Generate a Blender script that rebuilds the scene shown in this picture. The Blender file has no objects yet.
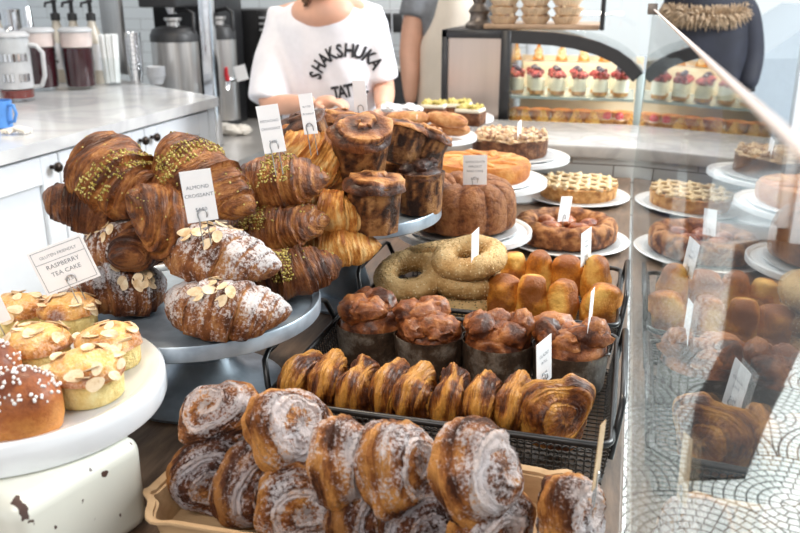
import bpy, bmesh, math, random
from mathutils import Vector, Matrix, Euler, noise
from mathutils.bvhtree import BVHTree

S = bpy.context.scene
C = S.collection
PI = math.pi
R = math.radians
sin, cos = math.sin, math.cos

# ---------------------------------------------------------------- camera
FPX, PITCH, YAW, CZ = 820.0, R(18.5), R(15.27), 1.45
FW = Vector((-sin(YAW) * cos(PITCH), cos(YAW) * cos(PITCH), -sin(PITCH)))
RT = Vector((cos(YAW), sin(YAW), 0))
UP = RT.cross(FW)
cam_d = bpy.data.cameras.new('camera')
cam = bpy.data.objects.new('camera', cam_d)
C.objects.link(cam)
cam.matrix_world = Matrix((
    (RT.x, UP.x, -FW.x, 0), (RT.y, UP.y, -FW.y, 0), (RT.z, UP.z, -FW.z, CZ), (0, 0, 0, 1)))
cam_d.sensor_width = 36
cam_d.lens = FPX / 800 * 36
cam_d.clip_start = 0.02
cam_d.dof.use_dof = True
cam_d.dof.focus_distance = 1.15
cam_d.dof.aperture_fstop = 7.0
S.camera = cam

# ---------------------------------------------------------------- world and lights
world = bpy.data.worlds.new('world')
S.world = world
world.use_nodes = True
bg = world.node_tree.nodes['Background']
# pale overcast sky: bright along the horizon, darker overhead
bg.inputs[0].default_value = (0.93, 0.965, 1.0, 1)
_n, _l = world.node_tree.nodes, world.node_tree.links
_tc = _n.new('ShaderNodeTexCoord')
_sp = _n.new('ShaderNodeSeparateXYZ')
_ab = _n.new('ShaderNodeMath')
_ab.operation = 'ABSOLUTE'
_mr = _n.new('ShaderNodeMapRange')
_mr.interpolation_type = 'SMOOTHSTEP'
_mr.inputs['From Min'].default_value = 0.0
_mr.inputs['From Max'].default_value = 0.30
_mr.inputs['To Min'].default_value = 0.95
_mr.inputs['To Max'].default_value = 0.33
_l.new(_tc.outputs['Generated'], _sp.inputs[0])
_l.new(_sp.outputs['Z'], _ab.inputs[0])
_l.new(_ab.outputs[0], _mr.inputs['Value'])
_l.new(_mr.outputs[0], bg.inputs[1])


def area(name, loc, target, sx, sy, power, col):
    d = bpy.data.lights.new(name, 'AREA')
    d.shape = 'RECTANGLE'
    d.size, d.size_y, d.energy, d.color = sx, sy, power, col
    o = bpy.data.objects.new(name, d)
    C.objects.link(o)
    o.location = loc
    o.rotation_euler = (Vector(target) - Vector(loc)).to_track_quat('-Z', 'Y').to_euler()
    return o


area('window_daylight', (2.6, 3.2, 3.0), (-0.4, 1.2, 1.0), 2.2, 1.6, 95, (0.93, 0.97, 1.0))
area('floor_fill_light', (2.4, 3.0, 2.9), (.9, 2.6, 0), 1.2, 2.0, 135, (0.95, 0.98, 1.0))  # added overhead lamp that brightens the mosaic floor beyond the glass
area('ceiling_or_fill_lamp', (-1.0, 1.7, 3.0), (-0.45, 1.2, 0.9), 0.6, 0.6, 34, (1.0, 0.84, 0.64))
area('ceiling_or_fill_lamp', (-.5, -1.2, 2.9), (-0.35, 1.1, 0.95), 1.6, 1.2, 40, (1.0, 0.95, 0.88))  # added soft fill behind the camera for card and pastry fronts
area('street_daylight', (1.5, 8.0, 5.5), (1.5, 7.9, 0), 6, 4, 420, (0.95, 0.98, 1.0))
area('ceiling_or_fill_lamp', (-1.6, 4.0, 3.2), (-1.3, 3.6, 0.9), 1.2, 1.2, 15, (1.0, 0.93, 0.84))

S.view_settings.view_transform = 'Standard'
S.view_settings.look = 'None'
S.view_settings.exposure = 0.24
S.view_settings.gamma = 1
S.view_settings.use_curve_mapping = False
try:
    S.cycles.max_bounces = 8
    S.cycles.transparent_max_bounces = 16
    S.cycles.caustics_reflective = False
    S.cycles.caustics_refractive = False
except Exception:
    pass


# ---------------------------------------------------------------- materials
def new_mat(name):
    m = bpy.data.materials.new(name)
    m.use_nodes = True
    return m, m.node_tree, m.node_tree.nodes['Principled BSDF']


def c4(c):
    return (c[0], c[1], c[2], 1)


def simple(name, col, rough=0.5, metal=0.0, noise_amt=0.12, scale=30, bump=0.0, coat=0.0, trans=0.0, emit=None, stretch=(1, 1, 1)):
    m, t, p = new_mat(name)
    N, L = t.nodes, t.links
    tc = N.new('ShaderNodeTexCoord')
    mp = N.new('ShaderNodeMapping')
    mp.inputs['Scale'].default_value = stretch
    L.new(tc.outputs['Object'], mp.inputs[0])
    nz = N.new('ShaderNodeTexNoise')
    nz.inputs['Scale'].default_value = scale
    nz.inputs['Detail'].default_value = 5
    L.new(mp.outputs[0], nz.inputs['Vector'])
    cr = N.new('ShaderNodeValToRGB')
    cr.color_ramp.elements[0].position = 0.3
    cr.color_ramp.elements[1].position = 0.7
    cr.color_ramp.elements[0].color = c4([max(0, x * (1 - noise_amt)) for x in col])
    cr.color_ramp.elements[1].color = c4([min(1, x * (1 + noise_amt * .6)) for x in col])
    L.new(nz.outputs[0], cr.inputs[0])
    L.new(cr.outputs[0], p.inputs['Base Color'])
    p.inputs['Roughness'].default_value = rough
    p.inputs['Metallic'].default_value = metal
    p.inputs['Coat Weight'].default_value = coat
    p.inputs['Transmission Weight'].default_value = trans
    if bump:
        b = N.new('ShaderNodeBump')
        b.inputs['Strength'].default_value = bump
        b.inputs['Distance'].default_value = 0.002
        L.new(nz.outputs[0], b.inputs['Height'])
        L.new(b.outputs[0], p.inputs['Normal'])
    if emit:
        p.inputs['Emission Color'].default_value = c4(emit[0])
        p.inputs['Emission Strength'].default_value = emit[1]
    return m


def pastry(name, dark, mid, light, scale=28, bump=0.5, rough=0.5, sugar=0.0, sugar_col=(0.80, 0.79, 0.82), coat=0.0, tone=1.0, fine=260, flow=.55, spec=.3):
    """baked dough: colour runs dark / mid / light with the baked layers (mesh attribute
    'tone') and a noise; sugar is a grain mask on top (mesh attribute 'dust')"""
    m, t, p = new_mat(name)
    N, L = t.nodes, t.links
    tc = N.new('ShaderNodeTexCoord')
    oi = N.new('ShaderNodeObjectInfo')
    va = N.new('ShaderNodeVectorMath')
    va.operation = 'ADD'
    mul = N.new('ShaderNodeMath')
    mul.operation = 'MULTIPLY'
    mul.inputs[1].default_value = 7.0
    L.new(oi.outputs['Random'], mul.inputs[0])
    L.new(tc.outputs['Object'], va.inputs[0])
    L.new(mul.outputs[0], va.inputs[1])
    nz = N.new('ShaderNodeTexNoise')
    nz.inputs['Scale'].default_value = scale
    nz.inputs['Detail'].default_value = 6
    nz.inputs['Roughness'].default_value = 0.6
    L.new(va.outputs[0], nz.inputs['Vector'])
    at = N.new('ShaderNodeAttribute')
    at.attribute_name = 'tone'
    a1 = N.new('ShaderNodeMath')
    a1.operation = 'MULTIPLY_ADD'
    L.new(at.outputs['Fac'], a1.inputs[0])
    a1.inputs[1].default_value = 0.75 * tone
    a1.inputs[2].default_value = -0.375 * tone
    a2 = N.new('ShaderNodeMath')
    a2.operation = 'ADD'
    L.new(nz.outputs[0], a2.inputs[0])
    L.new(a1.outputs[0], a2.inputs[1])
    cr = N.new('ShaderNodeValToRGB')
    e = cr.color_ramp.elements
    e[0].position, e[0].color = 0.30, c4(dark)
    e[1].position, e[1].color = 0.72, c4(light)
    k = e.new(0.5)
    k.color = c4(mid)
    L.new(a2.outputs[0], cr.inputs[0])
    fn = N.new('ShaderNodeTexNoise')
    fn.inputs['Scale'].default_value = fine
    fn.inputs['Detail'].default_value = 4
    fn.inputs['Roughness'].default_value = 0.7
    L.new(va.outputs[0], fn.inputs['Vector'])
    fa = N.new('ShaderNodeAttribute')
    fa.attribute_name = 'flow'
    ff = N.new('ShaderNodeTexNoise')
    ff.inputs['Scale'].default_value = 1.0
    ff.inputs['Detail'].default_value = 5
    ff.inputs['Roughness'].default_value = 0.62
    L.new(fa.outputs['Vector'], ff.inputs['Vector'])
    a3 = N.new('ShaderNodeMath')
    a3.operation = 'MULTIPLY_ADD'
    L.new(ff.outputs[0], a3.inputs[0])
    a3.inputs[1].default_value = flow
    L.new(a2.outputs[0], a3.inputs[2])
    a4 = N.new('ShaderNodeMath')
    a4.operation = 'ADD'
    L.new(a3.outputs[0], a4.inputs[0])
    a4.inputs[1].default_value = -flow * .5 - .15
    a5 = N.new('ShaderNodeMath')
    a5.operation = 'MULTIPLY_ADD'
    L.new(fn.outputs[0], a5.inputs[0])
    a5.inputs[1].default_value = .30
    L.new(a4.outputs[0], a5.inputs[2])
    L.new(a5.outputs[0], cr.inputs[0])
    col = cr.outputs[0]
    if sugar > 0:
        ad = N.new('ShaderNodeAttribute')
        ad.attribute_name = 'dust'
        low = N.new('ShaderNodeTexNoise')
        low.inputs['Scale'].default_value = 45
        low.inputs['Detail'].default_value = 3
        L.new(va.outputs[0], low.inputs['Vector'])
        s1 = N.new('ShaderNodeMath')
        s1.operation = 'MULTIPLY_ADD'
        L.new(low.outputs[0], s1.inputs[0])
        s1.inputs[1].default_value = 0.9
        L.new(ad.outputs['Fac'], s1.inputs[2])
        s2 = N.new('ShaderNodeMath')
        s2.operation = 'MULTIPLY_ADD'
        L.new(fn.outputs[0], s2.inputs[0])
        s2.inputs[1].default_value = 1.9
        L.new(s1.outputs[0], s2.inputs[2])
        mr = N.new('ShaderNodeMapRange')
        mr.inputs['From Min'].default_value = 1.80
        mr.inputs['From Max'].default_value = 2.15
        mr.inputs['To Max'].default_value = sugar
        L.new(s2.outputs[0], mr.inputs['Value'])
        mx = N.new('ShaderNodeMix')
        mx.data_type = 'RGBA'
        L.new(mr.outputs[0], mx.inputs['Factor'])
        L.new(col, mx.inputs['A'])
        mx.inputs['B'].default_value = c4(sugar_col)
        col = mx.outputs['Result']
    L.new(col, p.inputs['Base Color'])
    ad2 = N.new('ShaderNodeMath')
    ad2.operation = 'MULTIPLY_ADD'
    L.new(nz.outputs[0], ad2.inputs[0])
    ad2.inputs[1].default_value = 1.6
    L.new(fn.outputs[0], ad2.inputs[2])
    ad3 = N.new('ShaderNodeMath')
    ad3.operation = 'MULTIPLY_ADD'
    L.new(ff.outputs[0], ad3.inputs[0])
    ad3.inputs[1].default_value = 2.2
    L.new(ad2.outputs[0], ad3.inputs[2])
    b = N.new('ShaderNodeBump')
    b.inputs['Strength'].default_value = min(1, bump * 1.5)
    b.inputs['Distance'].default_value = 0.0032
    L.new(ad3.outputs[0], b.inputs['Height'])
    p.inputs['Specular IOR Level'].default_value = spec
    L.new(b.outputs[0], p.inputs['Normal'])
    p.inputs['Roughness'].default_value = rough
    p.inputs['Coat Weight'].default_value = coat
    p.inputs['Coat Roughness'].default_value = 0.3
    p.inputs['Subsurface Weight'].default_value = 0.0
    return m


M = {}
M['croissant'] = pastry('croissant_brown', (.095, .025, .006), (.28, .086, .017), (.56, .24, .065), coat=.18, bump=.8, rough=.4, tone=.55, flow=.42)
M['croissant_dark'] = pastry('croissant_dark', (.045, .012, .004), (.15, .043, .012), (.34, .13, .038), coat=.15, bump=.8, rough=.42, tone=.55, flow=.42)
M['croissant_gold'] = pastry('croissant_gold', (.42, .13, .02), (.74, .33, .07), (.92, .60, .24), coat=.12, rough=.42, tone=.7)
M['croissant_sugar'] = pastry('croissant_sugar', (.09, .026, .008), (.26, .088, .026), (.48, .23, .085), sugar=.82, tone=.55, flow=.42, sugar_col=(.84, .80, .80))
M['croissant_dark_sugar'] = pastry('croissant_dark_sugar', (.06, .016, .006), (.20, .065, .022), (.42, .19, .075), sugar=.8, tone=.55, flow=.42)
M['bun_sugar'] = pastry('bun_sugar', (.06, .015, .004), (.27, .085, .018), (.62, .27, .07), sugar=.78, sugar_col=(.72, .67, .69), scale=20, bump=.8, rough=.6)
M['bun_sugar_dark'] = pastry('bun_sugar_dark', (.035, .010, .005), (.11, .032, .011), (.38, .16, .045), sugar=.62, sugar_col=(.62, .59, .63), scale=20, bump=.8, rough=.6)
M['roll_glaze'] = pastry('roll_glaze', (.07, .014, .002), (.30, .085, .011), (.70, .31, .055), coat=.22, rough=.4, scale=30, bump=.8)
M['popover'] = pastry('popover', (.28, .08, .010), (.62, .23, .03), (.86, .50, .12), coat=.1, rough=.45, scale=18)
M['loaf'] = pastry('loaf', (.06, .013, .003), (.25, .07, .017), (.52, .20, .06), coat=.3, rough=.4, scale=30, bump=.8)
M['sesame_bread'] = pastry('sesame_bread', (.30, .14, .04), (.52, .29, .10), (.72, .48, .22), scale=30, bump=.7)
M['sesame'] = pastry('sesame', (.50, .30, .10), (.72, .50, .24), (.86, .70, .42), scale=200)
M['poppy'] = pastry('poppy', (.12, .085, .03), (.34, .24, .10), (.62, .48, .25), scale=300)
M['cake_yellow'] = pastry('cake_yellow', (.58, .40, .12), (.78, .60, .24), (.86, .74, .38), scale=60, bump=.6, flow=.2)
M['cake_top'] = pastry('cake_top', (.26, .075, .015), (.58, .24, .055), (.84, .50, .16), scale=24, sugar=.25)
M['brioche'] = pastry('brioche', (.17, .04, .010), (.38, .11, .025), (.60, .25, .06), scale=18, coat=.2, flow=.25, bump=.3)
M['almond'] = pastry('almond', (.60, .38, .18), (.80, .62, .40), (.90, .79, .60), scale=60, bump=.15)
M['pistachio'] = pastry('pistachio', (.28, .20, .03), (.54, .43, .09), (.74, .64, .24), scale=200)
M['pearl'] = simple('pearl_sugar', (.88, .86, .84), .6)
M['babka'] = pastry('babka', (.030, .010, .004), (.16, .058, .018), (.38, .18, .06), scale=40, tone=1.0, coat=.08, rough=.5, bump=.8)
M['babka_top'] = pastry('babka_top', (.045, .012, .004), (.22, .065, .016), (.62, .28, .09), scale=26, tone=1.0, coat=.15, bump=.7)
M['choco'] = pastry('choco', (.018, .006, .004), (.055, .018, .010), (.17, .065, .03), scale=40, coat=.2, bump=.8)
M['bundt'] = pastry('bundt', (.085, .024, .008), (.21, .070, .022), (.36, .15, .055), scale=90, bump=.8, flow=.35)
M['orange_cake'] = pastry('orange_cake', (.34, .09, .010), (.52, .18, .028), (.64, .32, .09), scale=22, bump=.4, coat=.1, flow=.4)
M['crumble'] = pastry('crumble', (.24, .09, .03), (.55, .31, .13), (.84, .64, .40), scale=60, bump=1, sugar=.3)
M['cake_side'] = pastry('cake_side', (.05, .018, .010), (.15, .055, .024), (.30, .14, .065), scale=70, bump=1)
M['galette'] = pastry('galette', (.09, .024, .007), (.27, .09, .026), (.52, .24, .09), scale=60, bump=1, flow=.4)
M['fruit'] = pastry('fruit', (.12, .016, .006), (.34, .085, .025), (.58, .22, .08), coat=.4, rough=.3)
M['tart_crust'] = pastry('tart_crust', (.28, .10, .028), (.54, .25, .075), (.74, .44, .18), scale=60, flow=.3)
M['lattice'] = pastry('lattice', (.56, .32, .12), (.78, .55, .27), (.88, .72, .46), scale=60, sugar=.3, flow=.3)
M['jam'] = simple('jam', (.06, .008, .012), .3, noise_amt=.5, coat=.4)
M['financier'] = pastry('financier', (.28, .10, .035), (.50, .22, .08), (.70, .40, .18), scale=35)
M['cream'] = simple('cream', (.86, .80, .66), .5, noise_amt=.05)
M['berry'] = pastry('berry', (.06, .004, .008), (.20, .014, .022), (.36, .05, .06), scale=200, coat=.3, rough=.4)
M['blueberry'] = simple('blueberry', (.035, .035, .07), .45, noise_amt=.5, scale=80)
M['ceramic'] = simple('white_ceramic', (.84, .85, .87), .28, noise_amt=.03, coat=.3)
M['enamel'] = simple('white_enamel', (.80, .82, .85), .25, noise_amt=.03, coat=.5)
M['board'] = simple('silver_cake_board', (.55, .54, .54), .4, metal=.3)
M['wire'] = simple('black_wire', (.022, .022, .024), .38, metal=.5, noise_amt=.3, coat=.2)
M['mesh_wire'] = simple('dark_woven_wire', (.055, .05, .046), .5, metal=.3, noise_amt=.4, scale=120, bump=.5)
M['steel_wire'] = simple('steel_wire', (.45, .45, .46), .3, metal=1)
M['case_steel'] = simple('case_steel', (.62, .52, .46), .30, metal=1, noise_amt=.10, scale=5, stretch=(3, 3, .2))
M['steel'] = simple('brushed_steel', (.60, .58, .56), .32, metal=1, noise_amt=.2, scale=12, stretch=(8, 8, .3))
M['chrome'] = simple('chrome', (.78, .78, .8), .12, metal=1)
M['black'] = simple('black_plastic', (.018, .018, .02), .4, noise_amt=.2)
M['dark_grey'] = simple('dark_grey_plastic', (.028, .028, .03), .45, noise_amt=.2)
M['red'] = simple('red_plastic', (.6, .02, .03), .4)
M['card'] = simple('white_card', (.97, .97, .99), .6, noise_amt=.02)
M['ink'] = simple('grey_ink', (.22, .24, .28), .7, noise_amt=.05)
M['black_ink'] = simple('black_ink', (.02, .02, .025), .8, noise_amt=.1)
M['paint'] = simple('white_cabinet_paint', (.70, .73, .77), .45, noise_amt=.02)
M['frame_white'] = simple('white_frame_paint', (.80, .83, .87), .4, noise_amt=.03)
M['shirt'] = simple('white_cotton', (.80, .80, .86), .9, noise_amt=.03, scale=60, bump=.15)
M['grey_shirt'] = simple('grey_cotton', (.20, .21, .23), .9, noise_amt=.15)
M['apron'] = simple('cream_apron', (.78, .70, .60), .9, noise_amt=.08, scale=8)
M['navy'] = simple('navy_coat', (.008, .010, .021), .75, noise_amt=.3, scale=15)
M['denim'] = simple('blue_denim', (.035, .06, .12), .85, noise_amt=.3, scale=90)
M['skin'] = simple('skin', (.72, .40, .28), .5, noise_amt=.08, scale=18)
M['lips'] = simple('lips', (.50, .16, .14), .45)
M['eye'] = simple('eye', (.8, .8, .8), .3)
M['iris'] = simple('iris', (.05, .03, .02), .3)
M['hair'] = simple('brown_hair', (.16, .075, .035), .6, noise_amt=.5, scale=60, stretch=(1, 1, .1))
M['dark_hair'] = simple('dark_hair', (.03, .018, .012), .6, noise_amt=.5, scale=60)
M['fur'] = simple('tan_fur', (.46, .34, .23), .95, noise_amt=.55, scale=70, bump=1)
M['trousers'] = simple('dark_trousers', (.03, .03, .035), .9)
M['shoe'] = simple('shoe', (.03, .025, .02), .6)
M['tea'] = simple('dark_tea', (.045, .010, .014), .15, noise_amt=.2)
M['tea_red'] = simple('red_tea', (.20, .030, .022), .15, noise_amt=.2)
M['foam'] = simple('frosted_band', (.70, .58, .55), .5, noise_amt=.1)
M['frost'] = simple('frosted_plastic', (.52, .53, .55), .35, noise_amt=.1)
M['straw'] = simple('paper_straw', (.86, .88, .88), .6, noise_amt=.05)
M['blue'] = simple('blue_plastic', (.08, .25, .62), .5)
M['cloth'] = simple('white_cloth', (.72, .67, .60), .9, noise_amt=.1)
M['syrup'] = simple('clear_syrup', (.55, .50, .42), .2)
M['bronze'] = simple('dark_knob', (.035, .025, .02), .35, metal=.8)
M['pewter'] = simple('aged_pewter', (.20, .17, .15), .42, metal=.6, noise_amt=.4, scale=40)
M['foil'] = simple('pie_foil', (.78, .62, .44), .4, metal=.35, noise_amt=.2)
M['tray_wood'] = simple('pale_tray', (.42, .28, .18), .5, noise_amt=.2)
M['case_inner'] = simple('case_lining', (.78, .66, .50), .4, noise_amt=.1, scale=6)
M['car'] = simple('white_car_paint', (.62, .67, .74), .25, coat=.6, noise_amt=.03)
M['car_glass'] = simple('dark_car_glass', (.10, .14, .19), .15)
M['snow'] = simple('pavement', (.66, .70, .76), .9, noise_amt=.1, scale=2)
M['wall_paint'] = simple('pale_wall', (.62, .66, .70), .8, noise_amt=.05, scale=3)
M['grey_counter'] = simple('steel_counter', (.44, .42, .40), .3, metal=.35, noise_amt=.15, scale=6)
M['cream_panel'] = simple('cream_panel', (.75, .68, .56), .5, noise_amt=.06, scale=4)
M['paper'] = simple('white_paper', (.82, .82, .84), .7, noise_amt=.04)
M['strip_lamp'] = simple('case_strip_lamp', (1, .9, .7), .5, emit=((1, .80, .50), 5))


def galvanized():
    m, t, p = new_mat('galvanized_metal')
    N, L = t.nodes, t.links
    tc = N.new('ShaderNodeTexCoord')
    v = N.new('ShaderNodeTexNoise')
    v.inputs['Scale'].default_value = 22
    v.inputs['Detail'].default_value = 8
    L.new(tc.outputs['Object'], v.inputs['Vector'])
    cr = N.new('ShaderNodeValToRGB')
    cr.color_ramp.elements[0].position = .35
    cr.color_ramp.elements[1].position = .65
    cr.color_ramp.elements[0].color = (.26, .31, .37, 1)
    cr.color_ramp.elements[1].color = (.47, .55, .63, 1)
    L.new(v.outputs[0], cr.inputs[0])
    L.new(cr.outputs[0], p.inputs['Base Color'])
    p.inputs['Metallic'].default_value = .55
    p.inputs['Roughness'].default_value = .36
    return m


M['galv'] = galvanized()


def wood(name, dark, light, stretch=(9, 1, 9), scale=4, rough=.45):
    m, t, p = new_mat(name)
    N, L = t.nodes, t.links
    tc = N.new('ShaderNodeTexCoord')
    mp = N.new('ShaderNodeMapping')
    mp.inputs['Scale'].default_value = stretch
    L.new(tc.outputs['Object'], mp.inputs[0])
    v = N.new('ShaderNodeTexNoise')
    v.inputs['Scale'].default_value = scale
    v.inputs['Detail'].default_value = 8
    v.inputs['Roughness'].default_value = .65
    v.inputs['Distortion'].default_value = .4
    L.new(mp.outputs[0], v.inputs['Vector'])
    cr = N.new('ShaderNodeValToRGB')
    cr.color_ramp.elements[0].position = .3
    cr.color_ramp.elements[1].position = .7
    cr.color_ramp.elements[0].color = c4(dark)
    cr.color_ramp.elements[1].color = c4(light)
    L.new(v.outputs[0], cr.inputs[0])
    L.new(cr.outputs[0], p.inputs['Base Color'])
    p.inputs['Roughness'].default_value = rough
    b = N.new('ShaderNodeBump')
    b.inputs['Strength'].default_value = .2
    b.inputs['Distance'].default_value = .002
    L.new(v.outputs[0], b.inputs['Height'])
    L.new(b.outputs[0], p.inputs['Normal'])
    return m


M['table'] = wood('table_wood', (.06, .034, .021), (.20, .125, .078), (9, 1.5, 9), 7)
M['veneer'] = wood('birch_veneer', (.42, .26, .13), (.62, .43, .25), (2, 9, 9), 5, .6)
M['paper_cup'] = pastry('waxed_baking_paper', (.022, .014, .010), (.07, .045, .03), (.26, .22, .18), scale=26, bump=.3, rough=.25, coat=.5, tone=.3)


def marble(name, base, vein, sc=2.2, rough=.18):
    m, t, p = new_mat(name)
    N, L = t.nodes, t.links
    tc = N.new('ShaderNodeTexCoord')
    v = N.new('ShaderNodeTexNoise')
    v.inputs['Scale'].default_value = sc
    v.inputs['Detail'].default_value = 9
    v.inputs['Distortion'].default_value = 1.2
    L.new(tc.outputs['Object'], v.inputs['Vector'])
    cr = N.new('ShaderNodeValToRGB')
    e = cr.color_ramp.elements
    e[0].position, e[0].color = .42, c4(base)
    e[1].position, e[1].color = .6, c4(base)
    k = e.new(.5)
    k.color = c4(vein)
    L.new(v.outputs[0], cr.inputs[0])
    L.new(cr.outputs[0], p.inputs['Base Color'])
    p.inputs['Roughness'].default_value = rough
    return m


M['marble'] = marble('white_marble', (.62, .63, .64), (.50, .51, .53))
M['marble_grey'] = marble('grey_marble', (.48, .465, .45), (.37, .355, .35), 5)


def enamel_chipped():
    m, t, p = new_mat('chipped_cream_enamel')
    N, L = t.nodes, t.links
    tc = N.new('ShaderNodeTexCoord')
    v = N.new('ShaderNodeTexNoise')
    v.inputs['Scale'].default_value = 46
    v.inputs['Detail'].default_value = 2
    L.new(tc.outputs['Object'], v.inputs['Vector'])
    cr = N.new('ShaderNodeValToRGB')
    cr.color_ramp.elements[0].position = .665
    cr.color_ramp.elements[1].position = .68
    cr.color_ramp.elements[0].color = (.84, .84, .75, 1)
    cr.color_ramp.elements[1].color = (.09, .05, .04, 1)
    L.new(v.outputs[0], cr.inputs[0])
    w = N.new('ShaderNodeTexNoise')
    w.inputs['Scale'].default_value = 8
    w.inputs['Detail'].default_value = 6
    L.new(tc.outputs['Object'], w.inputs['Vector'])
    mx = N.new('ShaderNodeMix')
    mx.data_type = 'RGBA'
    mx.blend_type = 'MULTIPLY'
    mx.inputs['Factor'].default_value = .25
    L.new(cr.outputs[0], mx.inputs['A'])
    L.new(w.outputs[0], mx.inputs['B'])
    L.new(mx.outputs['Result'], p.inputs['Base Color'])
    p.inputs['Roughness'].default_value = .35
    p.inputs['Coat Weight'].default_value = .3
    return m


M['enamel_chipped'] = enamel_chipped()


def tile(name, base, grout, bw=.30, bh=.075, mortar=.004):
    m, t, p = new_mat(name)
    N, L = t.nodes, t.links
    tc = N.new('ShaderNodeTexCoord')
    sp = N.new('ShaderNodeSeparateXYZ')
    cb = N.new('ShaderNodeCombineXYZ')
    L.new(tc.outputs['Object'], sp.inputs[0])
    ad = N.new('ShaderNodeMath')
    ad.operation = 'ADD'
    L.new(sp.outputs[0], ad.inputs[0])
    L.new(sp.outputs[1], ad.inputs[1])
    L.new(ad.outputs[0], cb.inputs[0])
    L.new(sp.outputs[2], cb.inputs[1])
    br = N.new('ShaderNodeTexBrick')
    br.inputs['Color1'].default_value = c4(base)
    br.inputs['Color2'].default_value = c4([x * .95 for x in base])
    br.inputs['Mortar'].default_value = c4(grout)
    br.inputs['Scale'].default_value = 1
    br.inputs['Mortar Size'].default_value = mortar / 2
    br.inputs['Brick Width'].default_value = bw
    br.inputs['Row Height'].default_value = bh
    L.new(cb.outputs[0], br.inputs['Vector'])
    L.new(br.outputs[0], p.inputs['Base Color'])
    p.inputs['Roughness'].default_value = .22
    return m


M['tile'] = tile('white_subway_tile', (.74, .77, .78), (.40, .40, .40))
M['ledge_tile'] = tile('ledge_tile', (.66, .68, .67), (.18, .16, .15), .26, .052, .004)


class E:
    """a number in a shader: operators build Math nodes"""
    t = None

    def __init__(s, sock):
        s.s = sock

    @staticmethod
    def op(kind, *a):
        n = E.t.nodes.new('ShaderNodeMath')
        n.operation = kind
        for i, x in enumerate(a):
            if isinstance(x, E):
                E.t.links.new(x.s, n.inputs[i])
            else:
                n.inputs[i].default_value = x
        return E(n.outputs[0])

    def __add__(s, o): return E.op('ADD', s, o)
    def __sub__(s, o): return E.op('SUBTRACT', s, o)
    def __mul__(s, o): return E.op('MULTIPLY', s, o)


def fan_floor():
    """cobble mosaic laid in overlapping fans"""
    m, t, p = new_mat('fan_mosaic')
    N, L = t.nodes, t.links
    E.t = t
    tc = N.new('ShaderNodeTexCoord')
    sp = N.new('ShaderNodeSeparateXYZ')
    L.new(tc.outputs['Object'], sp.inputs[0])
    Rf = .29
    u, v = E(sp.outputs[0]) * (1 / Rf) + 100.0, E(sp.outputs[1]) * (1 / Rf) + 100.0
    j = E.op('FLOOR', v)
    odd = E.op('FLOORED_MODULO', j, 2.0)
    dx0 = E.op('FLOORED_MODULO', u - odd + 1.0, 2.0) - 1.0
    dy0 = v - j
    dx1 = E.op('FLOORED_MODULO', u - odd, 2.0) - 1.0
    dy1 = dy0 - 1.0
    d0 = E.op('SQRT', dx0 * dx0 + dy0 * dy0)
    d1 = E.op('SQRT', dx1 * dx1 + dy1 * dy1)
    ins = E.op('LESS_THAN', d0, 1.0)
    out = E.op('SUBTRACT', 1.0, ins)
    d = d0 * ins + d1 * out
    th = E.op('ARCTAN2', dy0, dx0) * ins + E.op('ARCTAN2', dy1, dx1) * out
    n = 9.0
    ring = d * n
    k = E.op('FLOOR', ring)
    fr = ring - k
    g1 = E.op('LESS_THAN', fr, .17)
    q = (th + 7.0) * (k + .5) * 1.05 + k * .37
    fq = q - E.op('FLOOR', q)
    g2 = E.op('LESS_THAN', fq, .14)
    edge = E.op('GREATER_THAN', d, .975)
    g = E.op('MAXIMUM', E.op('MAXIMUM', g1, g2), edge)
    nz = N.new('ShaderNodeTexNoise')
    nz.inputs['Scale'].default_value = 3
    L.new(tc.outputs['Object'], nz.inputs['Vector'])
    cr = N.new('ShaderNodeValToRGB')
    cr.color_ramp.elements[0].position = .3
    cr.color_ramp.elements[1].position = .7
    cr.color_ramp.elements[0].color = (.74, .77, .75, 1)
    cr.color_ramp.elements[1].color = (.86, .88, .87, 1)
    L.new(nz.outputs[0], cr.inputs[0])
    mx = N.new('ShaderNodeMix')
    mx.data_type = 'RGBA'
    L.new(g.s, mx.inputs['Factor'])
    L.new(cr.outputs[0], mx.inputs['A'])
    mx.inputs['B'].default_value = (.045, .05, .05, 1)
    L.new(mx.outputs['Result'], p.inputs['Base Color'])
    p.inputs['Roughness'].default_value = .35
    return m


M['floor'] = fan_floor()


def pane_glass(name, tint=(.97, .99, .98), gain=1.0, base=.04):
    """thin clear sheet: lets light straight through, mirrors by Schlick's law"""
    m, t, p = new_mat(name)
    N, L = t.nodes, t.links
    N.remove(p)
    out = N['Material Output']
    E.t = t
    ge = N.new('ShaderNodeNewGeometry')
    dt = N.new('ShaderNodeVectorMath')
    dt.operation = 'DOT_PRODUCT'
    L.new(ge.outputs['Normal'], dt.inputs[0])
    L.new(ge.outputs['Incoming'], dt.inputs[1])
    c = E.op('ABSOLUTE', E(dt.outputs['Value']))
    f = E.op('POWER', E.op('SUBTRACT', 1.0, c), 5.0) * ((1 - base) * gain) + base
    f = E.op('MINIMUM', f, 1.0)
    tr = N.new('ShaderNodeBsdfTransparent')
    tr.inputs[0].default_value = c4(tint)
    gl = N.new('ShaderNodeBsdfGlossy')
    gl.inputs['Roughness'].default_value = 0.0
    mx = N.new('ShaderNodeMixShader')
    L.new(f.s, mx.inputs[0])
    L.new(tr.outputs[0], mx.inputs[1])
    L.new(gl.outputs[0], mx.inputs[2])
    L.new(mx.outputs[0], out.inputs[0])
    return m


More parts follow.
